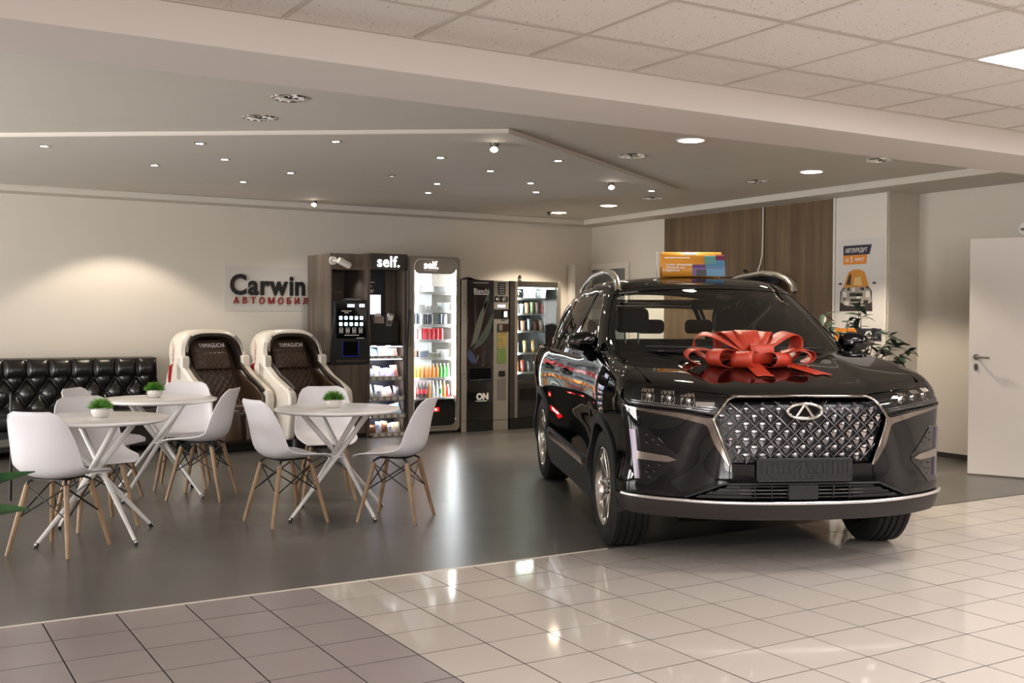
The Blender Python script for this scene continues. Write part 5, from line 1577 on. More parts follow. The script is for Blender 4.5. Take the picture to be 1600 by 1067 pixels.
# ---- drinks fridge
F0, F1 = 5.375, 6.055; fw_ = F1 - F0
fr = thing('drinks_fridge', 'tall grey drinks fridge with brightly lit glass door', 'fridge', (F0, YM, 0))
M_fin = mat('fridge_interior', '#f0f2f2', .5)
MB().box2((0, .05, .05), (.025, D0, 2.085)).build('side_wall', M_greyframe, fr); MB().box2((fw_ - .025, .05, .05), (fw_, D0, 2.085)).build('side_wall', M_greyframe, fr)
MB().box2((.025, .05, 2.03), (fw_ - .025, D0, 2.085)).build('top_wall', M_greyframe, fr); MB().box2((.025, D0 - .03, .05), (fw_ - .025, D0, 2.03)).build('back_wall', M_fin, fr)
MB().box2((.025, .06, .05), (fw_ - .025, D0 - .03, .40)).build('motor_housing', M_darkframe, fr)
# door frame: rounded rectangle ring
def ring_prism(outer, inner, lo, hi, name, m, parent, bevel=0):
    b = MB(); n = len(outer)
    P = [(x, lo, z) for x, z in outer] + [(x, lo, z) for x, z in inner] + [(x, hi, z) for x, z in outer] + [(x, hi, z) for x, z in inner]
    f = []
    for i in range(n):
        j = (i + 1) % n
        f += [(i, j, n + j, n + i), (2 * n + i, 3 * n + i, 3 * n + j, 2 * n + j), (i, 2 * n + i, 2 * n + j, j), (n + i, n + j, 3 * n + j, 3 * n + i)]
    return b.add(P, f).build(name, m, parent, bevel=bevel)
def rrect(x0, z0, x1, z1, r, n=6):
    out = []
    for cx, cz, a0 in ((x1 - r, z1 - r, 0), (x0 + r, z1 - r, 1), (x0 + r, z0 + r, 2), (x1 - r, z0 + r, 3)):
        out += [(cx + r * math.cos((a0 + k / n) * PI / 2), cz + r * math.sin((a0 + k / n) * PI / 2)) for k in range(n + 1)]
    return out
ring_prism(rrect(0, .03, fw_, 2.09, .05), rrect(.07, .085, fw_ - .045, 2.055, .09), -.01, .05, 'door_frame', M_greyframe, fr)
ring_prism(rrect(.068, .083, fw_ - .043, 2.057, .09), rrect(.078, .093, fw_ - .053, 2.047, .085), -.016, -.005, 'door_chrome', M_chrome, fr)
MB().box2((.07, .012, .41), (fw_ - .045, .018, 1.90)).build('door_glass', M_clear, fr)
MB().prism(rrect(.075, 1.885, fw_ - .05, 2.05, .08), -.004, .02, 1).build('door_header', mat('frosted_header', '#8f877c', .35), fr)
MB().prism(rrect(.075, .09, fw_ - .05, .405, .08), -.004, .02, 1).build('door_kick_panel', M_blackgloss, fr)
ftext('header_lettering', 'self.', M_white_lit, fr, .20, 1.945, -.008, .125, .001, 'LEFT', .002, 1.0)
MB().box2((.20, -.006, 1.918), (.38, -.003, 1.924)).build('printed_line', M_print, fr)
MB().rbox((.315, -.010, .262), (.405, -.003, .31), .008, 1).build('red_display', mat('red_display', '#400808', .3, emit='#ff2018', estr=1.2), fr)
MB().box2((.35, -.012, .275), (.37, -.010, .297)).build('display_digits', M_white_lit, fr)
MB().tube([(.012, -.035, 1.45), (.012, -.035, 1.05)], .012, 8).build('door_handle', M_darkframe, fr, smooth=60)
for z in (1.45, 1.05): MB().box((.012, -.018, z), (.016, .04, .02)).build('handle_mount', M_darkframe, fr)
MB().box2((.01, .02, 0), (fw_ - .01, D0, .05)).build('plinth', M_black, fr)
M_fled = mat('fridge_led', '#ffffff', .4, emit='#f4f8ff', estr=40.0)
lamp_area(fr, (.06, .10, 1.2), .06, 1.5, 16, (PI / 2, 0, -PI / 2 + .5), (.95, .98, 1))
lamp_area(fr, (fw_ - .04, .10, 1.2), .06, 1.5, 16, (PI / 2, 0, PI / 2 - .5), (.95, .98, 1))
lamp_area(fr, (fw_ / 2, .12, 2.0), .5, .08, 8, (.3, 0, 0), (.95, .98, 1))
for x in (.085, fw_ - .065):
    MB().box2((x - .008, .04, .45), (x + .008, .055, 1.98)).build('led_tube', M_fled, fr)
MB().box2((.08, .05, 1.985), (fw_ - .06, .075, 1.995)).build('led_tube', M_fled, fr)
fz = [.415, .655, .895, 1.105, 1.285, 1.455, 1.67]
for z in fz:
    MB().box2((.03, .075, z - .012), (fw_ - .03, D0 - .04, z)).build('shelf', mat('white_wire_shelf', '#e8eaea', .4), fr, bevel=.002)
    MB().box2((.06, .066, z - .028), (fw_ - .05, .075, z + .008)).build('shelf_rail', M_print, fr)
def can(name, x, z, r, h, m, label, group, y=.14):
    o = thing(name, label, 'drink', (F0 + x, YM + y, z), 0, group)
    MB().lathe([(0, 0), (r * .78, 0), (r, r * .25), (r, h - r * .35), (r * .8, h - r * .05), (r * .8, h)], 14).build('can_body', m, o, smooth=40)
    MB().lathe([(r * .8, h), (r * .74, h - .002), (0, h - .002)], 14).build('can_lid', M_metal, o)
    return o
def bottle(name, x, z, r, h, m, mc_, label, group, y=.14, liquid=None):
    o = thing(name, label, 'bottle', (F0 + x, YM + y, z), 0, group)
    MB().lathe([(0, 0), (r * .9, 0), (r, r * .2), (r, h * .58), (r * .88, h * .66), (r * .45, h * .84), (r * .38, h * .92), (r * .38, h * .955)], 14).build('bottle_body', m, o, smooth=40)
    MB().lathe([(r * .42, h * .94), (r * .42, h), (0, h)], 12).build('cap', mc_, o)
    MB().lathe([(r * 1.01, h * .25), (r * 1.01, h * .52)], 14).build('bottle_label', liquid or M_print, o, smooth=40)
    return o
C = lambda n_, c, **k: mat(n_, c, .28, **k)
cola, red_, pink, org, grn, dkc, gls, amb, wat = C('cola_brown', '#24110c'), C('can_red', '#c0202a'), C('can_pink', '#e05a90'), C('bottle_orange', '#d9822e'), C('bottle_green', '#3f9a3c'), C('can_dark', '#2a2e38'), C('bottle_pale', '#bfc9bd'), C('bottle_amber', '#b5772e'), C('water_clear', '#cfd8d6')
num = ['first', 'second', 'third', 'fourth', 'fifth', 'sixth', 'seventh', 'eighth', 'ninth', 'tenth', 'eleventh', 'twelfth']
for k in range(8):
    if k == 5: continue
    can('drink_can', .115 + k * .062, fz[4] + .001, .027, .125, dkc if k in (1, 3, 4, 6) else C('can_silver', '#b9bcc0'), '%s dark or silver can on the fridge shelf above the red cans' % num[k], 'dark cans in the fridge')
for k in range(8):
    can('drink_can', .11 + k * .056, fz[3] + .001, .026, .135, pink if k == 0 else (C('can_pale_red', '#d8a0a0') if k in (1, 2) else red_), '%s can of the red row on the fourth fridge shelf' % num[k], 'red cans in the fridge')
for k in range(11):
    m_ = gls if k == 0 else (grn if k >= 8 else org)
    bottle('juice_bottle', .105 + k * .049, fz[1] + .001, .022, .165, m_, M_print, '%s bottle of the orange and green row in the fridge' % num[k], 'orange and green bottles in the fridge', liquid=m_)
low = [(red_, red_), (C('bottle_rose', '#d88a88'), M_print), (cola, red_), (cola, red_), (cola, red_), (amb, amb), (wat, M_print), (gls, M_print), (wat, grn), (amb, org), (red_, red_)]
for k, (m_, l_) in enumerate(low):
    bottle('soda_bottle', .105 + k * .049, fz[0] + .001, .0225, .20 if k != 10 else .15, m_, red_ if k < 5 else M_print, '%s soda bottle on the lowest fridge shelf' % num[k], 'soda bottles on the lowest fridge shelf', liquid=l_)
def tub(name, x, z, w, h, m, label, kind='food', y=.13):
    o = thing(name, label, kind, (F0 + x, YM + y, z), 0, 'packed food in the fridge')
    MB().prism([(-w / 2, 0), (w / 2, 0), (w / 2 + .008, h), (-w / 2 - .008, h)], -.05, .05, 1).build('tub_body', m, o, bevel=.004)
    MB().rbox((-w / 2 - .012, -.056, h), (w / 2 + .012, .056, h + .008), .01, 2).build('tub_lid', M_print, o)
tub('food_tub', .12, fz[2] + .001, .06, .09, C('pack_dull_red', '#a8705c'), 'small reddish food pack on the fridge shelf above the orange bottles')
tub('food_tub', .25, fz[2] + .001, .12, .075, C('pack_pale_blue', '#b7c3d8'), 'pale blue food pack on the fridge shelf above the orange bottles')
tub('food_tub', .40, fz[2] + .001, .06, .05, C('pack_cream', '#d6cfae'), 'small cream food tub on the fridge shelf above the orange bottles')
tub('food_tub', .52, fz[2] + .001, .10, .085, C('pack_white', '#e2e2dc'), 'white food tub at the end of the shelf above the orange bottles')
tub('food_tub', .19, fz[5] + .001, .13, .06, C('pack_white', '#e2e2dc'), 'white food tub on the second fridge shelf')
tub('food_tub', .38, fz[5] + .001, .10, .05, C('pack_pale', '#d9ddd8'), 'pale food tub on the second fridge shelf')
tub('food_tub', .53, fz[5] + .001, .10, .085, C('pack_clear', '#cfd5d2'), 'clear food pack with dark print on the second fridge shelf')
tub('food_tub', .16, fz[6] + .001, .12, .07, C('pack_white', '#e2e2dc'), 'white food tub on the top fridge shelf')
tub('food_tub', .45, fz[6] + .001, .16, .06, C('pack_pale', '#d9ddd8'), 'pale food tray on the top fridge shelf')

# ---- coffee vending machine
B0, B1 = 6.075, 6.725; bw = B1 - B0; BH = 1.825; YV2 = YM - .02
bm_ = thing('coffee_vending_machine', 'black and grey coffee vending machine with swirl artwork', 'vending machine', (B0, YV2, 0))
MB().box2((0, .03, .04), (bw, .80, BH)).build('cabinet_body', M_darkframe, bm_, bevel=.004)
MB().box2((0, 0, .135), (.068, .03, BH)).build('edge_column', M_lgrey, bm_, bevel=.003)
MB().box2((0, 0, .0), (.068, .03, .13)).build('edge_foot', M_lgrey, bm_, bevel=.003)
M_swirl = mat('swirl_artwork', '#0b0a0c', .18, coat=.4)
nt = M_swirl.node_tree; bs = nt.nodes['Principled BSDF']
tc = nt.nodes.new('ShaderNodeTexCoord'); mp = nt.nodes.new('ShaderNodeMapping'); mp.inputs['Scale'].default_value = (2.4, 1, .8); mp.inputs['Rotation'].default_value = (0, .55, 0)
nz = nt.nodes.new('ShaderNodeTexNoise'); nz.inputs['Scale'].default_value = 1.7; nz.inputs['Distortion'].default_value = 2.2; nz.inputs['Detail'].default_value = 3
rp = nt.nodes.new('ShaderNodeValToRGB'); e = rp.color_ramp.elements
e[0].position = .45; e[0].color = (*srgb('#0b0a0c'), 1); e[1].position = .78; e[1].color = (*srgb('#3a3a40'), 1)
q = e.new(.58); q.color = (*srgb('#2a1514'), 1)
nt.links.new(tc.outputs['Object'], mp.inputs['Vector']); nt.links.new(mp.outputs[0], nz.inputs['Vector']); nt.links.new(nz.outputs[0], rp.inputs[0]); nt.links.new(rp.outputs[0], bs.inputs['Base Color'])
MB().box2((.070, -.004, .80), (.435, .03, BH - .002)).build('upper_door', M_swirl, bm_, bevel=.003)
# painted swirls: tapered ribbons printed on the door
def swirl(pts, wd, m, nm='swirl_print'):
    b = MB(); L = []; Rr = []
    for i, (x, z) in enumerate(pts):
        a = pts[max(i - 1, 0)]; c = pts[min(i + 1, len(pts) - 1)]
        t = Vector((c[0] - a[0], c[1] - a[1])).normalized(); nn = Vector((-t.y, t.x)); w = wd * math.sin(PI * (i + .3) / (len(pts) - .4)) ** .8
        L.append((x + nn.x * w, -.0052, z + nn.y * w)); Rr.append((x - nn.x * w, -.0052, z - nn.y * w))
    b.grid([L, Rr]).build(nm, m, bm_)
def bez(p0, p1, p2, p3, n=14):
    return [tuple((1 - t) ** 3 * np.array(p0) + 3 * t * (1 - t) ** 2 * np.array(p1) + 3 * t * t * (1 - t) * np.array(p2) + t ** 3 * np.array(p3)) for t in np.linspace(0, 1, n)]
M_sw1, M_sw2, M_sw3 = mat('swirl_pale', '#565a50', .3), mat('swirl_green', '#414a40', .3), mat('swirl_blue', '#3c4466', .3)
swirl(bez((.10, .98), (.22, 1.10), (.20, 1.35), (.37, 1.60)), .040, M_sw1); swirl(bez((.11, 1.0), (.28, 1.06), (.36, 1.20), (.42, 1.42)), .045, M_sw2)
swirl(bez((.30, 1.45), (.33, 1.55), (.34, 1.62), (.38, 1.70)), .02, M_sw1); swirl(bez((.10, 1.0), (.10, .92), (.14, .86), (.20, .83)), .045, M_sw3); swirl(bez((.19, .83), (.21, .87), (.22, .90), (.225, .93)), .010, M_sw1)
ftext('door_lettering', 'Bianchi', M_print, bm_, .155, 1.665, -.005, .088, .0, 'LEFT', .001, .86)
MB().box2((.165, -.006, 1.65), (.36, -.004, 1.658)).build('printed_line', M_print, bm_)
MB().box2((.15, -.008, 1.785), (.36, -.004, 1.80)).build('door_handle_bar', M_metal, bm_)
MB().box2((.070, -.001, .13), (.435, .03, .796)).build('lower_door', M_blackgloss, bm_, bevel=.003)
MB().box2((.10, -.03, .60), (.41, .0, .63)).build('cup_shelf', M_black, bm_, bevel=.004)
MB().box2((.11, -.003, .63), (.40, .0, .76)).build('cup_window', M_matt, bm_)
ftext('logo_lettering', 'ON', M_print, bm_, .20, .385, -.003, .105, .006, 'LEFT', .001, 1.0)
MB().box2((.19, -.004, .362), (.345, -.001, .371)).build('logo_underline', M_print, bm_)
MB().box2((.07, .0, 0), (.435, .03, .126)).build('kick_plate', M_black, bm_)
MB().box2((.438, 0, .125), (bw, .03, BH - .002)).build('control_column', M_lgrey, bm_, bevel=.003)
MB().box2((.438, .002, 0), (bw, .03, .12)).build('column_foot', M_lgrey, bm_, bevel=.003)
MB().box2((.495, -.004, 1.655), (.60, .0, 1.80)).build('info_plate', M_black, bm_)
for k in range(5): MB().box2((.51, -.006, 1.67 + k * .026), (.585, -.004, 1.676 + k * .026)).build('printed_line', M_lab, bm_)
MB().rbox((.445, -.004, 1.565), (.64, .0, 1.635), .02, 1).build('slot_plate', M_black, bm_)
for x in (.475, .565):
    MB().lathe([(0, -.012), (.022, -.010), (.028, 0)], 14, (x + .02, -.004, 1.60), axis=1).build('coin_button', M_metal, bm_, smooth=50)
MB().box2((.495, -.004, 1.50), (.60, .0, 1.53)).build('display', mat('pink_display', '#e6c8e6', .3, emit='#e6c8ee', estr=1.6), bm_)
MB().box2((.44, -.004, 1.36), (.56, .0, 1.475)).build('instruction_plate', M_black, bm_)
MB().rbox((.56, -.02, 1.36), (.64, .0, 1.475), .008, 1).build('card_reader', M_blackgloss, bm_)
MB().box2((.575, -.023, 1.385), (.615, -.020, 1.45)).build('reader_screen', M_white_lit, bm_)
MB().rbox((.49, -.012, 1.205), (.64, .0, 1.30), .01, 1).build('coin_panel', M_blackgloss, bm_)
MB().rbox((.505, -.016, 1.215), (.555, -.012, 1.29), .01, 1).build('coin_slot', M_metal, bm_)
for r in range(13):
    for c in range(2):
        col_ = '#a88b3e' if r < 2 + c * 2 or r in (4, 5) else ('#6f8a3c' if r > 6 else '#8f8750')
        MB().box2((.490 + c * .066, -.006, 1.165 - r * .0285), (.548 + c * .066, .0, 1.185 - r * .0285)).build('drink_button', mat('button_' + col_[1:], col_, .4), bm_)
MB().rbox((.51, -.006, .655), (.60, .0, .725), .01, 1).build('coin_return', M_black, bm_)
MB().rbox((.495, -.004, .375), (.61, .0, .63), .01, 1).build('access_plate', mat('mid_grey_plate', '#7a746c', .45, .3), bm_)
for z in (.3, .7, 1.1, 1.55): MB().lathe([(0, -.004), (.006, -.003), (.007, 0)], 8, (.034, 0, z), axis=1).build('rivet', M_black, bm_)
clo = thing('dark_cloth', 'dark folded cloth lying on top of the coffee vending machine', 'cloth', (B0 + .22, YM + .2, BH))
rows = []
for j in range(7):
    rows.append([(-.15 + i * .03, -.08 + j * .025, .004 + .02 * abs(math.sin(i * 1.3 + j)) * math.sin(PI * i / 10) * math.sin(PI * j / 6) + .02 * math.exp(-((i - 4) / 2) ** 2)) for i in range(11)])
MB().grid(rows).build('cloth_fold', mat('dark_cloth', '#1d1a18', .8), clo, smooth=60, solid=.006)

# ---- snack vending machine
S0, S1 = 6.745, 7.49; sw_ = S1 - S0
sn = thing('snack_vending_machine', 'dark grey snack vending machine with a glass front', 'vending machine', (S0, YV2, 0))
MB().box2((0, .03, .02), (.012, .80, 1.825)).build('side_wall', M_darkframe, sn); MB().box2((sw_ - .03, .03, .02), (sw_, .80, 1.825)).build('side_wall', M_darkframe, sn)
MB().box2((.012, .03, 1.79), (sw_ - .03, .80, 1.825)).build('top_wall', M_darkframe, sn); MB().box2((.012, .70, .02), (sw_ - .03, .80, 1.79)).build('back_wall', mat('machine_inside', '#55585a', .6), sn)
MB().box2((.012, .03, .02), (sw_ - .03, .70, .60)).build('machine_base', M_black, sn)
MB().box2((0, 0, .14), (.07, .03, 1.825)).build('door_post', M_darkframe, sn, bevel=.003); MB().box2((.07, -.002, .14), (.112, .03, 1.825)).build('door_rail', M_greyframe, sn, bevel=.003)
MB().box2((sw_ - .12, 0, .14), (sw_, .03, 1.825)).build('door_post', M_greyframe, sn, bevel=.003) if False else MB().box2((sw_ - .045, 0, .14), (sw_, .03, 1.825)).build('door_post', M_greyframe, sn, bevel=.003)
MB().box2((.112, .0, 1.755), (sw_ - .045, .03, 1.825)).build('door_top', M_darkframe, sn, bevel=.003)
MB().box2((.112, .0, .14), (sw_ - .045, .03, .60)).build('lower_panel', mat('slate_panel', '#2b2a29', .4, .2), sn, bevel=.003)
MB().rbox((.15, -.008, .36), (.56, .0, .50), .015, 1).build('delivery_flap', M_blackgloss, sn)
MB().box2((.112, -.003, .555), (sw_ - .045, .0, .60)).build('flap_rail', M_darkframe, sn)
MB().box2((0, .0, 0), (sw_, .03, .135)).build('kick_plate', M_black, sn)
MB().box2((.112, .010, .60), (sw_ - .045, .016, 1.755)).build('door_glass', M_clear, sn)
MB().box2((.12, .05, 1.735), (sw_ - .06, .08, 1.75)).build('lamp_tube', mat('green_white_lamp', '#ffffff', .4, emit='#e6fff2', estr=30.0), sn)
lamp_area(sn, (.33, .06, 1.72), .45, .04, 16, (.35, 0, 0), (.92, 1, .96))
MB().box2((sw_ - .20, .05, .60), (sw_ - .19, .60, 1.75)).build('inner_wall', mat('machine_inside', '#55585a', .6), sn)
sz = [1.617, 1.426, 1.211, .94, .70]
MB().box2((.116, .036, .62), (.124, .05, 1.74)).build('lamp_tube', mat('green_white_lamp', '#ffffff'), sn)  # extra upright tube, added to brighten packets the top lamp misses
lamp_area(sn, (.128, .04, 1.15), .03, 1.1, 9, (PI / 2, 0, -PI / 2 + .45), (.93, 1, .97))  # added area lamp beside that tube, lights the lower shelves
bw2 = ['silver white', 'pale blue', 'orange white', 'pale green', 'pink white', 'red', 'brown', 'dark brown', 'black and white', 'red brown', 'tan', 'grey', 'tan brown', 'light brown', 'dark grey', 'orange', 'dark red', 'grey black']
bcols = ['#d8d6d2', '#b9d0da', '#d9a27c', '#b4cfa0', '#d9b0a8', '#c04a36', '#a06a4a', '#7a5848', '#8b8f96', '#7c4334', '#b29a82', '#8f8c88', '#b39c70', '#a8885c', '#4f4d4c', '#a85a30', '#7a3a34', '#5a5654']
bi = 0
for k, z in enumerate(sz):
    MB().box2((.115, .045, z - .014), (sw_ - .205, .62, z)).build('shelf', M_darkframe, sn)
    MB().box2((.115, .035, z - .022), (sw_ - .205, .045, z + .004)).build('shelf_rail', mat('white_rail', '#d8dcd8', .35), sn)
    if k == 0:
        for x in (.17, .45):
            pts = [(x + .035 * math.cos(a), .06 + a * .012, z + .055 + .035 * math.sin(a)) for a in np.linspace(0, 6 * PI, 60)]
            MB().tube(pts, .0025, 5).build('spiral_coil', M_chrome, sn, smooth=60)
        MB().box2((.235, .06, z + .002), (.40, .065, z + .11)).build('paper_notice', M_print, sn)
        continue
    cnt = (0, 6, 5, 4, 5)[k]
    for q in range(cnt):
        x = S0 + .15 + q * (.38 / max(1, cnt - 1))
        col = bcols[bi % len(bcols)]
        snack_pack('snack_packet', x, YV2 + .09, z + .001, .062 if not (k == 2 and q == 4) else .10, rnd.uniform(.11, .15), .035, mat('packet_' + col[1:], col, .3, var=.35, vscale=18),
                   '%s snack packet on the %s shelf of the snack machine' % (bw2[bi % len(bw2)], ['top', 'second', 'third', 'fourth', 'bottom'][k]), 'packets in the snack machine', (-.12, 0, rnd.uniform(-.2, .2)))
        bi += 1
bt = thing('small_bottle', 'small brown bottle standing on top of the snack machine', 'bottle', (S0 + .21, YM + .1, 1.825))
MB().lathe([(0, 0), (.024, 0), (.026, .03), (.022, .055), (.012, .068), (.012, .08), (0, .08)], 14).build('bottle_body', mat('brown_bottle', '#4a3a26', .3), bt, smooth=40)
MB().lathe([(.027, .012), (.027, .04)], 14).build('bottle_label', M_lab, bt)
# ================================================================== DOOR LEAF, POSTER, PLANTS, BOW, ROOF SIGN
# open door leaf at the right
dv = Vector((.412, -.911, 0)); ang = math.atan2(dv.y, dv.x)
leaf = MB().box2((0, -.02, .012), (.96, .02, 2.085)).build('door_2', mat('white_door_laminate', '#d0cac4', .45, var=.01, vscale=3), None, bevel=.002)
leaf.location = (8.361, 6.052, 0); leaf.rotation_euler = (0, 0, ang)
struct(leaf, 'white door leaf standing open at the right')
hd_ = MB(); yq = -.02
MB().lathe([(0, yq - .008), (.024, yq - .006), (.026, yq)], 18, (.062, 0, 1.045), axis=1).build('handle_rose', M_metal, leaf, smooth=50)
MB().tube([(.062, yq, 1.045), (.062, yq - .045, 1.045), (.075, yq - .052, 1.045), (.18, yq - .052, 1.04)], .0095, 8).build('door_handle', M_metal, leaf, smooth=60)
MB().rbox((.045, yq - .006, .925), (.079, yq, .985), .012, 1).build('lock_plate', M_metal, leaf)
MB().box2((.058, yq - .0075, .94), (.066, yq - .006, .965)).build('keyhole', M_black, leaf)
ws_ = thing('round_door_sign', 'round white sign above the open door, cut by the frame edge', 'sign', (XR2 - .002, 5.85, 2.165))
_d = _fwd + _right * ((1601 - 800) / FOC) - _up * ((357 - 533.5) / FOC); _k = (XR2 - .004) / _d.x
ws_.location = (XR2 - .004, _d.y * _k, CAM_H + _d.z * _k)
MB().lathe([(0, -.004), (.058, -.004), (.06, 0)], 28, axis=0).build('sign_disc', M_print, ws_)
text_obj('sign_lettering', 'wc', mat('black_print', '#1a1818', .5), ws_, frame_matrix((-.006, .038, -.02), (0, -1, 0), (0, 0, 1)), .06, .0005, .001)

# poster
def on_wall(px, py, X):
    d = _fwd + _right * ((px - 800) / FOC) - _up * ((py - 533.5) / FOC); k = X / d.x
    return d.y * k, CAM_H + d.z * k
PXW = XR - .027
po = thing('car_loan_poster', 'printed poster with a car picture and orange and navy blocks', 'poster', (PXW, 7.92, 1.30))
# local: x' to the viewer's right (-Y), z up; the poster lies in the X = const plane
PM = lambda x, z, d=0.0: frame_matrix((-.001 - d, -x, z), (0, -1, 0), (0, 0, 1))
pwid, phei = .62, .90
def pbox(x0, z0, x1, z1, m, nm, d=.001, skew=0.0):
    MB().add([(-d, -x0, z0), (-d, -x1, z0), (-d, -(x1 + skew), z1), (-d, -x0, z1)], [(0, 1, 2, 3)]).build(nm, m, po, solid=.0006)
M_ppaper = mat('poster_paper', '#cfcac6', .5); M_pnavy = mat('poster_navy', '#262238', .5); M_porange = mat('poster_orange', '#d88425', .5)
MB().box2((-.001, -pwid, 0), (0, 0, phei)).build('paper', M_ppaper, po)
pbox(.10, .735, .44, .835, M_pnavy, 'heading_block', .0016, .03); pbox(.10, .64, .40, .734, M_porange, 'subheading_block', .0016, .012)
text_obj('heading_text', 'АВТОКРЕДИТ', M_print, po, PM(.125, .762, .0022), .060, .0002, .0008, 'LEFT', 1.0, .70)
text_obj('subheading_text', 'ЗА', M_print, po, PM(.125, .668, .0022), .05, .0002, .001, 'LEFT', 1.0, .8)
text_obj('subheading_text', '5', M_print, po, PM(.195, .662, .0022), .078, .0002, .002, 'LEFT', 1.0, .8)
text_obj('subheading_text', 'МИНУТ', M_print, po, PM(.25, .668, .0022), .05, .0002, .001, 'LEFT', 1.0, .7)
# printed car picture in flat pieces
def ppoly(pts, m, nm='car_print', d=.002):
    MB().add([(-d, -x, z) for x, z in pts], [tuple(range(len(pts)))]).build(nm, m, po, solid=.0005)
pk1, pk2, pk3, pk4 = mat('print_dark', '#2b2521', .5), mat('print_grey', '#a29a90', .5), mat('print_amber', '#c8862e', .5), mat('print_pale', '#d9d4cc', .5)
ppoly([(.055, .155), (.065, .36), (.10, .40), (.44, .40), (.475, .36), (.485, .155)], pk1)
ppoly([(.10, .40), (.17, .56), (.24, .585), (.31, .585), (.38, .56), (.44, .40)], pk3, d=.0021)
ppoly([(.065, .25), (.085, .37), (.14, .405), (.40, .405), (.455, .37), (.475, .25), (.38, .21), (.16, .21)], pk2, d=.0024)
ppoly([(.14, .43), (.18, .53), (.21, .545), (.20, .43)], pk1, d=.0026); ppoly([(.24, .42), (.25, .50), (.33, .51), (.35, .42)], mat('print_light_amber', '#dcb877', .5), d=.0026)
for (a, b, c, d_, m_) in ((.19, .31, .36, .345, pk1), (.20, .255, .34, .285, pk1), (.28, .28, .33, .325, pk4), (.10, .30, .15, .36, pk4), (.40, .30, .45, .36, pk4), (.12, .22, .18, .26, pk4), (.22, .36, .26, .40, pk4), (.33, .37, .38, .40, pk1), (.16, .37, .19, .40, pk1), (.37, .22, .43, .27, pk1), (.22, .215, .33, .235, pk4), (.40, .385, .42, .41, pk1), (.11, .27, .13, .30, pk1)):
    ppoly([(a, b), (c, b), (c, d_), (a, d_)], m_, d=.0028)
for x in (.035, .475): ppoly([(x, .435), (x + .02, .455), (x + .05, .45), (x + .05, .43)], pk1, d=.0026)
for k, (a, b) in enumerate(((.19, .41), (.19, .42), (.20, .43))): pbox(a, .125 - k * .024, b, .131 - k * .024, pk2, 'printed_line', .0016)
po2 = thing('brand_strip_sign', 'orange and navy strip sign below the car poster', 'sign', (PXW, 7.92, 1.155))
def sbox(y0, z0, y1, z1, m, nm):
    MB().box2((-.002, -y1, z0), (0, -y0, z1)).build(nm, m, po2)
sbox(0, 0, .285, .125, M_porange, 'orange_block'); sbox(.286, 0, .60, .125, M_pnavy, 'navy_block')
lg = MB().add([(-.003, -x, z) for x, z in ((.385, .055), (.425, .105), (.46, .105), (.50, .055), (.475, .055), (.443, .09), (.41, .055))], [(0, 1, 2, 3, 4, 5, 6)]).build('logo_mark', M_print, po2)
MB().add([(-.003, -x, z) for x, z in ((.42, .05), (.443, .068), (.466, .05))], [(0, 1, 2)]).build('logo_mark', M_print, po2)
MB().box2((-.003, -.54, .028), (-.002, -.345, .038)).build('printed_line', M_print, po2)
for k in range(2): MB().box2((-.003, -.155, .075 - k * .02), (-.002, -.075, .083 - k * .02)).build('printed_line', M_print, po2)

# ---- plants
M_leaf = mat('dark_green_leaf', '#26382a', .38, color2='#3d5040', vscale=9)
M_stem = mat('brown_stem', '#4a3826', .7)
def leaf_mesh(L, w, curl=.25, n=6):
    b = MB(); rows = []
    for i in range(n + 1):
        t = i / n; wd = w * (math.sin(PI * min(1, t * .96 + .03)) ** .8) * (1 - .25 * t)
        z = -curl * L * t * t
        rows.append([(L * t, -wd, z + wd * .25), (L * t, 0, z), (L * t, wd, z + wd * .25)])
    b.grid(rows)
    me = bpy.data.meshes.new('leaf'); me.from_pydata(b.v, [], b.f); me.shade_smooth(); me.materials.append(M_leaf)
    return me
lm = [leaf_mesh(.085, .019), leaf_mesh(.10, .022, .35), leaf_mesh(.07, .017, .1)]
pl = thing('artificial_ficus', 'leafy dark green artificial plant in a pot behind the car', 'plant', (7.88, 6.95, 0))
MB().lathe([(0, 0), (.13, 0), (.15, .02), (.18, .34), (.185, .36), (.165, .36), (.16, .32), (0, .32)], 24).build('pot', M_pot, pl, smooth=45)
MB().lathe([(0, .325), (.16, .325)], 16).build('soil', M_soil, pl)
rp_ = random.Random(5)
stems = []
tips = [(.05, .32, 1.48), (-.02, .10, 1.32), (.02, -.10, 1.30), (.0, -.30, 1.20), (.05, -.45, 1.10), (-.1, .45, 1.33), (.1, .55, 1.36), (-.1, -.20, 1.08), (-.2, .0, 1.15), (.0, -.38, .95), (.12, .28, 1.25), (-.12, -.45, 1.02)]
tips = []
for t_, z_, dpt in ((-.50, 1.43, .0), (-.42, 1.36, .12), (-.30, 1.40, -.1), (-.18, 1.30, .08), (-.05, 1.34, 0), (.06, 1.50, .0), (.12, 1.40, .12), (.16, 1.26, -.12), (.26, 1.24, .1), (.36, 1.20, 0), (.44, 1.13, .1), (.50, 1.08, -.05), (.40, 1.0, 0), (.28, 1.08, .1), (0, 1.15, -.1), (-.25, 1.2, .0)):
    tips.append((t_ * .857 + dpt * .515, -t_ * .515 + dpt * .857, z_))
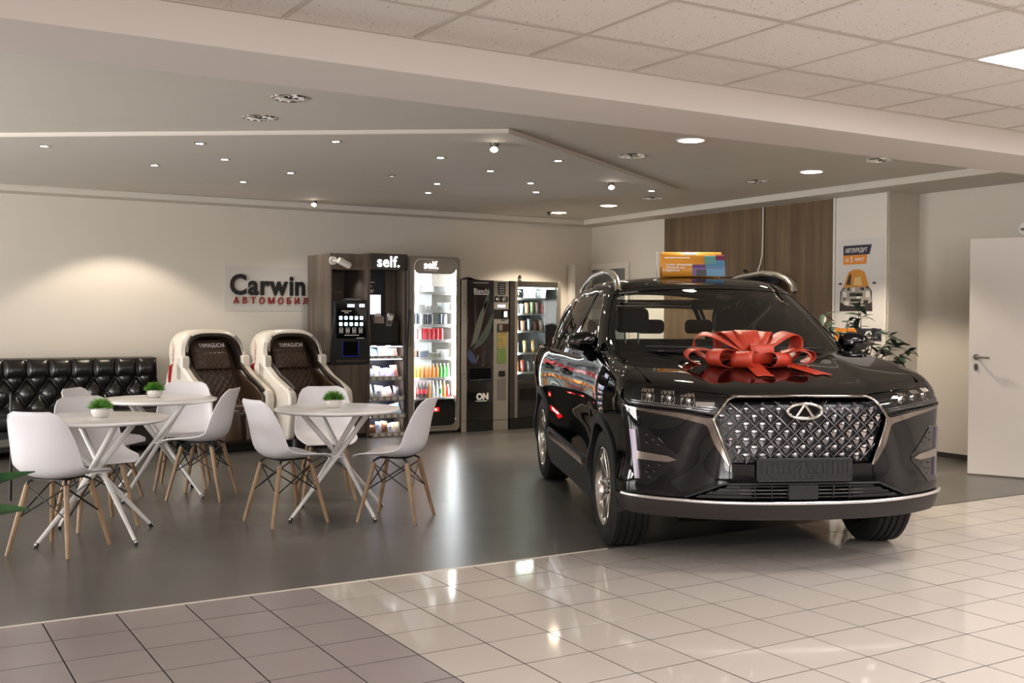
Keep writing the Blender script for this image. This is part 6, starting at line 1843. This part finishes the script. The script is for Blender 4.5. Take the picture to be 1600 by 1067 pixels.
for t_ in tips:
    base = Vector((rp_.uniform(-.05, .05), rp_.uniform(-.05, .05), .32)); tip = Vector(t_)
    P_ = []
    for i in range(9):
        s_ = i / 8
        P_.append(base.lerp(tip, s_) + Vector((0, 0, .14 * math.sin(PI * s_) * (.3 if tip.z > 1.3 else 1))))
    MB().tube(P_, [.008 - .0006 * i for i in range(9)], 6).build('stem', M_stem, pl, smooth=60)
    for i in (4, 5, 6, 7, 8, 8):
        for q in range(3):
            d = (P_[min(i, 8)] - P_[i - 1]).normalized()
            az = math.atan2(d.y, d.x) + (0, 1, -1)[q] * rp_.uniform(.5, 1.3) if abs(d.z) < .9 else rp_.uniform(0, 2 * PI)
            o = bpy.data.objects.new('leaf', lm[rp_.randrange(3)]); COL.objects.link(o); o.parent = pl
            o.location = P_[i] + Vector((rp_.uniform(-.015, .015), rp_.uniform(-.015, .015), rp_.uniform(-.02, .02)))
            o.rotation_euler = (rp_.uniform(-.5, .5), rp_.uniform(-.6, .5), az)
            k = rp_.uniform(1.15, 1.6); o.scale = (k, k, k)
# broad-leaved plant standing just outside the frame at the left, two leaves reach in
_q = on_plane(-150, 1010, 0)
bp_ = thing('broad_leaf_plant', 'broad-leaved green plant whose leaf tips reach in at the frame edge', 'plant', (_q[0], _q[1], 0))
MB().lathe([(0, 0), (.10, 0), (.12, .02), (.14, .24), (.12, .24), (.11, .21), (0, .21)], 24).build('pot', M_pot, bp_, smooth=45)
M_bleaf = mat('broad_leaf_green', '#1f3a26', .3, color2='#4d7a4a', vscale=5)
def big_leaf(p0, p1, w, sag=.06, roll=0.0):
    p0, p1 = Vector(p0), Vector(p1); d = p1 - p0; side = d.cross(Vector((0, 0, 1))).normalized()
    side = (side * math.cos(roll) + side.cross(d.normalized()) * math.sin(roll)).normalized()
    rows = []; n = 14
    for i in range(n + 1):
        t = i / n; c = p0 + d * t + Vector((0, 0, -sag * t * t + .02 * math.sin(PI * t)))
        wd = w * (math.sin(PI * min(1, t * .93 + .05)) ** .7) * (1 - t ** 3 * .5)
        rows.append([c + side * wd * u + Vector((0, 0, wd * .35 * abs(u))) for u in (-1, -.5, 0, .5, 1)])
    b = MB(); b.grid([[tuple(q) for q in r] for r in rows])
    b.build('leaf', M_bleaf, bp_, smooth=180)
def cam_pt(px, py, dist):
    d = _fwd + _right * ((px - 800) / FOC) - _up * ((py - 533.5) / FOC)
    p = Vector((0, 0, CAM_H)) + d * dist
    return p - Vector((_q[0], _q[1], 0))
dist = (Vector((_q[0], _q[1], 0)) - Vector((0, 0, CAM_H))).dot(_fwd)
big_leaf(cam_pt(-120, 800, dist), cam_pt(55, 737, dist + .05), .040, .0, .9)
big_leaf(cam_pt(-120, 830, dist), cam_pt(50, 796, dist - .05), .060, -.0, .75)
MB().tube([(0, 0, .21), (-.01, .01, .4), cam_pt(-120, 830, dist)], .008, 6).build('stem', M_bleaf, bp_, smooth=60)
MB().tube([(0, 0, .21), (.01, .0, .4), cam_pt(-120, 800, dist)], .008, 6).build('stem', M_bleaf, bp_, smooth=60)
for a_ in (2.4, 3.6, 4.6):
    big_leaf((0, 0, .35), (.45 * math.cos(a_), .45 * math.sin(a_), .62), .06, .05)

# ---- gift bow on the hood
M_bow = mat('red_glitter_ribbon', '#a3271b', .34, spec=.6, color2='#c4482c', vscale=260, bump=.25, bscale=900)
M_bowin = mat('dark_red_ribbon', '#7a1820', .45)
bow = thing('gift_bow', 'large red glitter gift bow lying on the black hood', 'bow')
carM = Matrix.Translation((4.6247, 4.8778, 0)) @ Matrix.Rotation(math.radians(-114.75), 4, 'Z')
BC = (.20, -.045)                                     # on the hood, car coordinates
bz = float(solve(body, np.array([[BC[0], BC[1], 2.3]]), np.array([[0, 0, -1.]]), 1.6)[0][0][2])
bow.matrix_world = carM @ Matrix.Translation((BC[0], BC[1], bz)) @ Matrix.Rotation(0.10, 4, 'Y') @ Matrix.Scale(.88, 4)
# local axes: +x to the bumper, +y to the viewer's right, z up
def loop(ang, L, h, w, z0, tw=0.0, flat=.55):
    """ribbon loop leaving the knot in direction ang: teardrop seen from the side"""
    d = Vector((math.cos(ang), math.sin(ang), 0)); s = Vector((-d.y, d.x, 0))
    rows = []; n = 26
    for i in range(n + 1):
        t = i / n; a = 2 * PI * t
        r = L * (1 - math.cos(a)) / 2
        zz = z0 + h * (math.sin(a) * .5 * (1 - math.cos(a)) / 1.3) + h * .42 * (1 - math.cos(a)) / 2
        c = d * r + Vector((0, 0, zz))
        wd = w * (.35 + .65 * min(1, r / (L * .45)))
        rows.append([c + (s * math.cos(tw) + Vector((0, 0, 1)) * math.sin(tw)) * wd * u for u in (-1, -.33, .33, 1)])
    b = MB(); b.grid([[tuple(q) for q in r] for r in rows])
    return b.build('bow_loop', M_bow, bow, smooth=180, solid=.0025)
for ang, L, h, w, z0, tw in ((-1.62, .46, .10, .068, .01, .0), (-1.15, .36, .12, .07, .01, .1), (-1.95, .40, .16, .066, .05, -.1), (1.62, .42, .10, .068, .01, 0), (1.1, .38, .11, .07, .01, -.1), (1.95, .38, .17, .066, .05, .1),
                             (-.62, .27, .11, .075, .01, .1), (.55, .26, .10, .075, .01, -.1), (2.6, .30, .17, .07, .05, 0), (-2.6, .30, .17, .07, .05, 0), (.05, .16, .13, .08, .035, 0), (3.1, .26, .18, .08, .05, 0)):
    loop(ang, L, h, w, z0, tw)
MB().tube([(-.05, 0, .05), (0, 0, .085), (.05, 0, .05)], .045, 10).build('bow_knot', M_bow, bow, smooth=60)
def tail(y0, y1, L):
    rows = []; n = 12
    for i in range(n + 1):
        t = i / n; x = .06 + L * t; y = y0 + (y1 - y0) * t
        q = np.array([[BC[0] + x, BC[1] + y, 2.3]])
        zz = float(solve(body, q, np.array([[0, 0, -1.]]), 1.6)[0][0][2]) - bz + x * .10 + .008 + .03 * (1 - t) ** 2
        rows.append([(x + (.0 if i < n else abs(u) * .035), y + u * .055, zz) for u in (-1, -.5, 0, .5, 1)])
    MB().grid(rows).build('bow_tail', M_bow, bow, smooth=180, solid=.0025)
tail(-.05, -.06, .34); tail(.14, .34, .30)

# ---- advert box on the car roof
rz_ = float(solve(cabin, np.array([[-1.25, -.0, 2.3]]), np.array([[0, 0, -1.]]), 1.6)[0][0][2])
ad = thing('roof_advert', 'orange printed cardboard tent sign standing on the car roof', 'sign')
ad.matrix_world = carM @ Matrix.Translation((-1.22, -.035, rz_ - .004)) @ Matrix.Rotation(math.radians(83), 4, 'Z')
M_card = mat('white_card', '#d5cfc6', .6); M_ador = mat('advert_orange', '#c9892f', .4); M_adv = mat('advert_violet', '#5f3a72', .4); M_adb = mat('advert_blue', '#4d7d9c', .4); M_adt = mat('advert_teal', '#5c8f88', .4)
aw, ah, adp = .43, .175, .11
# local: x along the face (viewer's right), -y towards the viewer
prf = [(-adp, 0), (-adp * .96, ah * .35), (-adp * .70, ah * .82), (-adp * .5, ah * .97), (-adp * .3, ah), (0, ah * .9), (.03, ah * .5), (.03, 0)]
bx_ = MB(); bx_.grid([[(x, y, z) for y, z in prf] for x in (-aw / 2, aw / 2)]).build('card_body', M_ador, ad, smooth=50, solid=.003)
def face(x0, x1, t0, t1, m, nm, d=.0035):
    pts = []
    for t in np.linspace(t0, t1, 6):
        s_ = t * 3.0; i = min(int(s_), 2); q = s_ - i
        y = prf[i][0] + (prf[i + 1][0] - prf[i][0]) * q; z = prf[i][1] + (prf[i + 1][1] - prf[i][1]) * q
        pts.append((y - d * .9, z + d * .3))
    MB().grid([[(x, y, z) for y, z in pts] for x in (x0, x1)]).build(nm, m, ad)
face(.0, .225, .0, .42, M_adv, 'violet_print'); face(.095, .233, .0, .60, M_adb, 'blue_print', .0045); face(.09, .17, .45, .72, M_adt, 'teal_print', .005); face(.03, .10, .0, .25, mat('advert_dark', '#1e1a22', .4), 'dark_print', .0052); face(.17, .233, .55, .8, mat('advert_wine', '#6d2a48', .4), 'wine_print', .0055); face(-.06, .03, .78, .90, M_adt, 'small_print', .005)
for k, ln in enumerate(('Быстрый способ', 'купить автомобиль,', 'который вам', 'нравится')):
    text_obj('advert_text', ln, M_print, ad, frame_matrix((-aw / 2 + .03, -adp - .0045 + .0 * k + (0 if k > 1 else .012 * (2 - k)), .098 - k * .021), (1, 0, 0), (0, .12 if k > 1 else .3, 1)), .021, .0003, .0005)
MB().box2((-aw / 2 + .02, -adp * .78, ah * .74), (-aw / 2 + .20, -adp * .78 + .002, ah * .78)).build('printed_line', M_print, ad)
MB().prism([(-adp, 0), (-adp * .5, ah * .97), (-adp * .3, ah), (.03, 0)], -aw / 2 - .03, -aw / 2 - .027, 0).build('card_flap', M_card, ad)
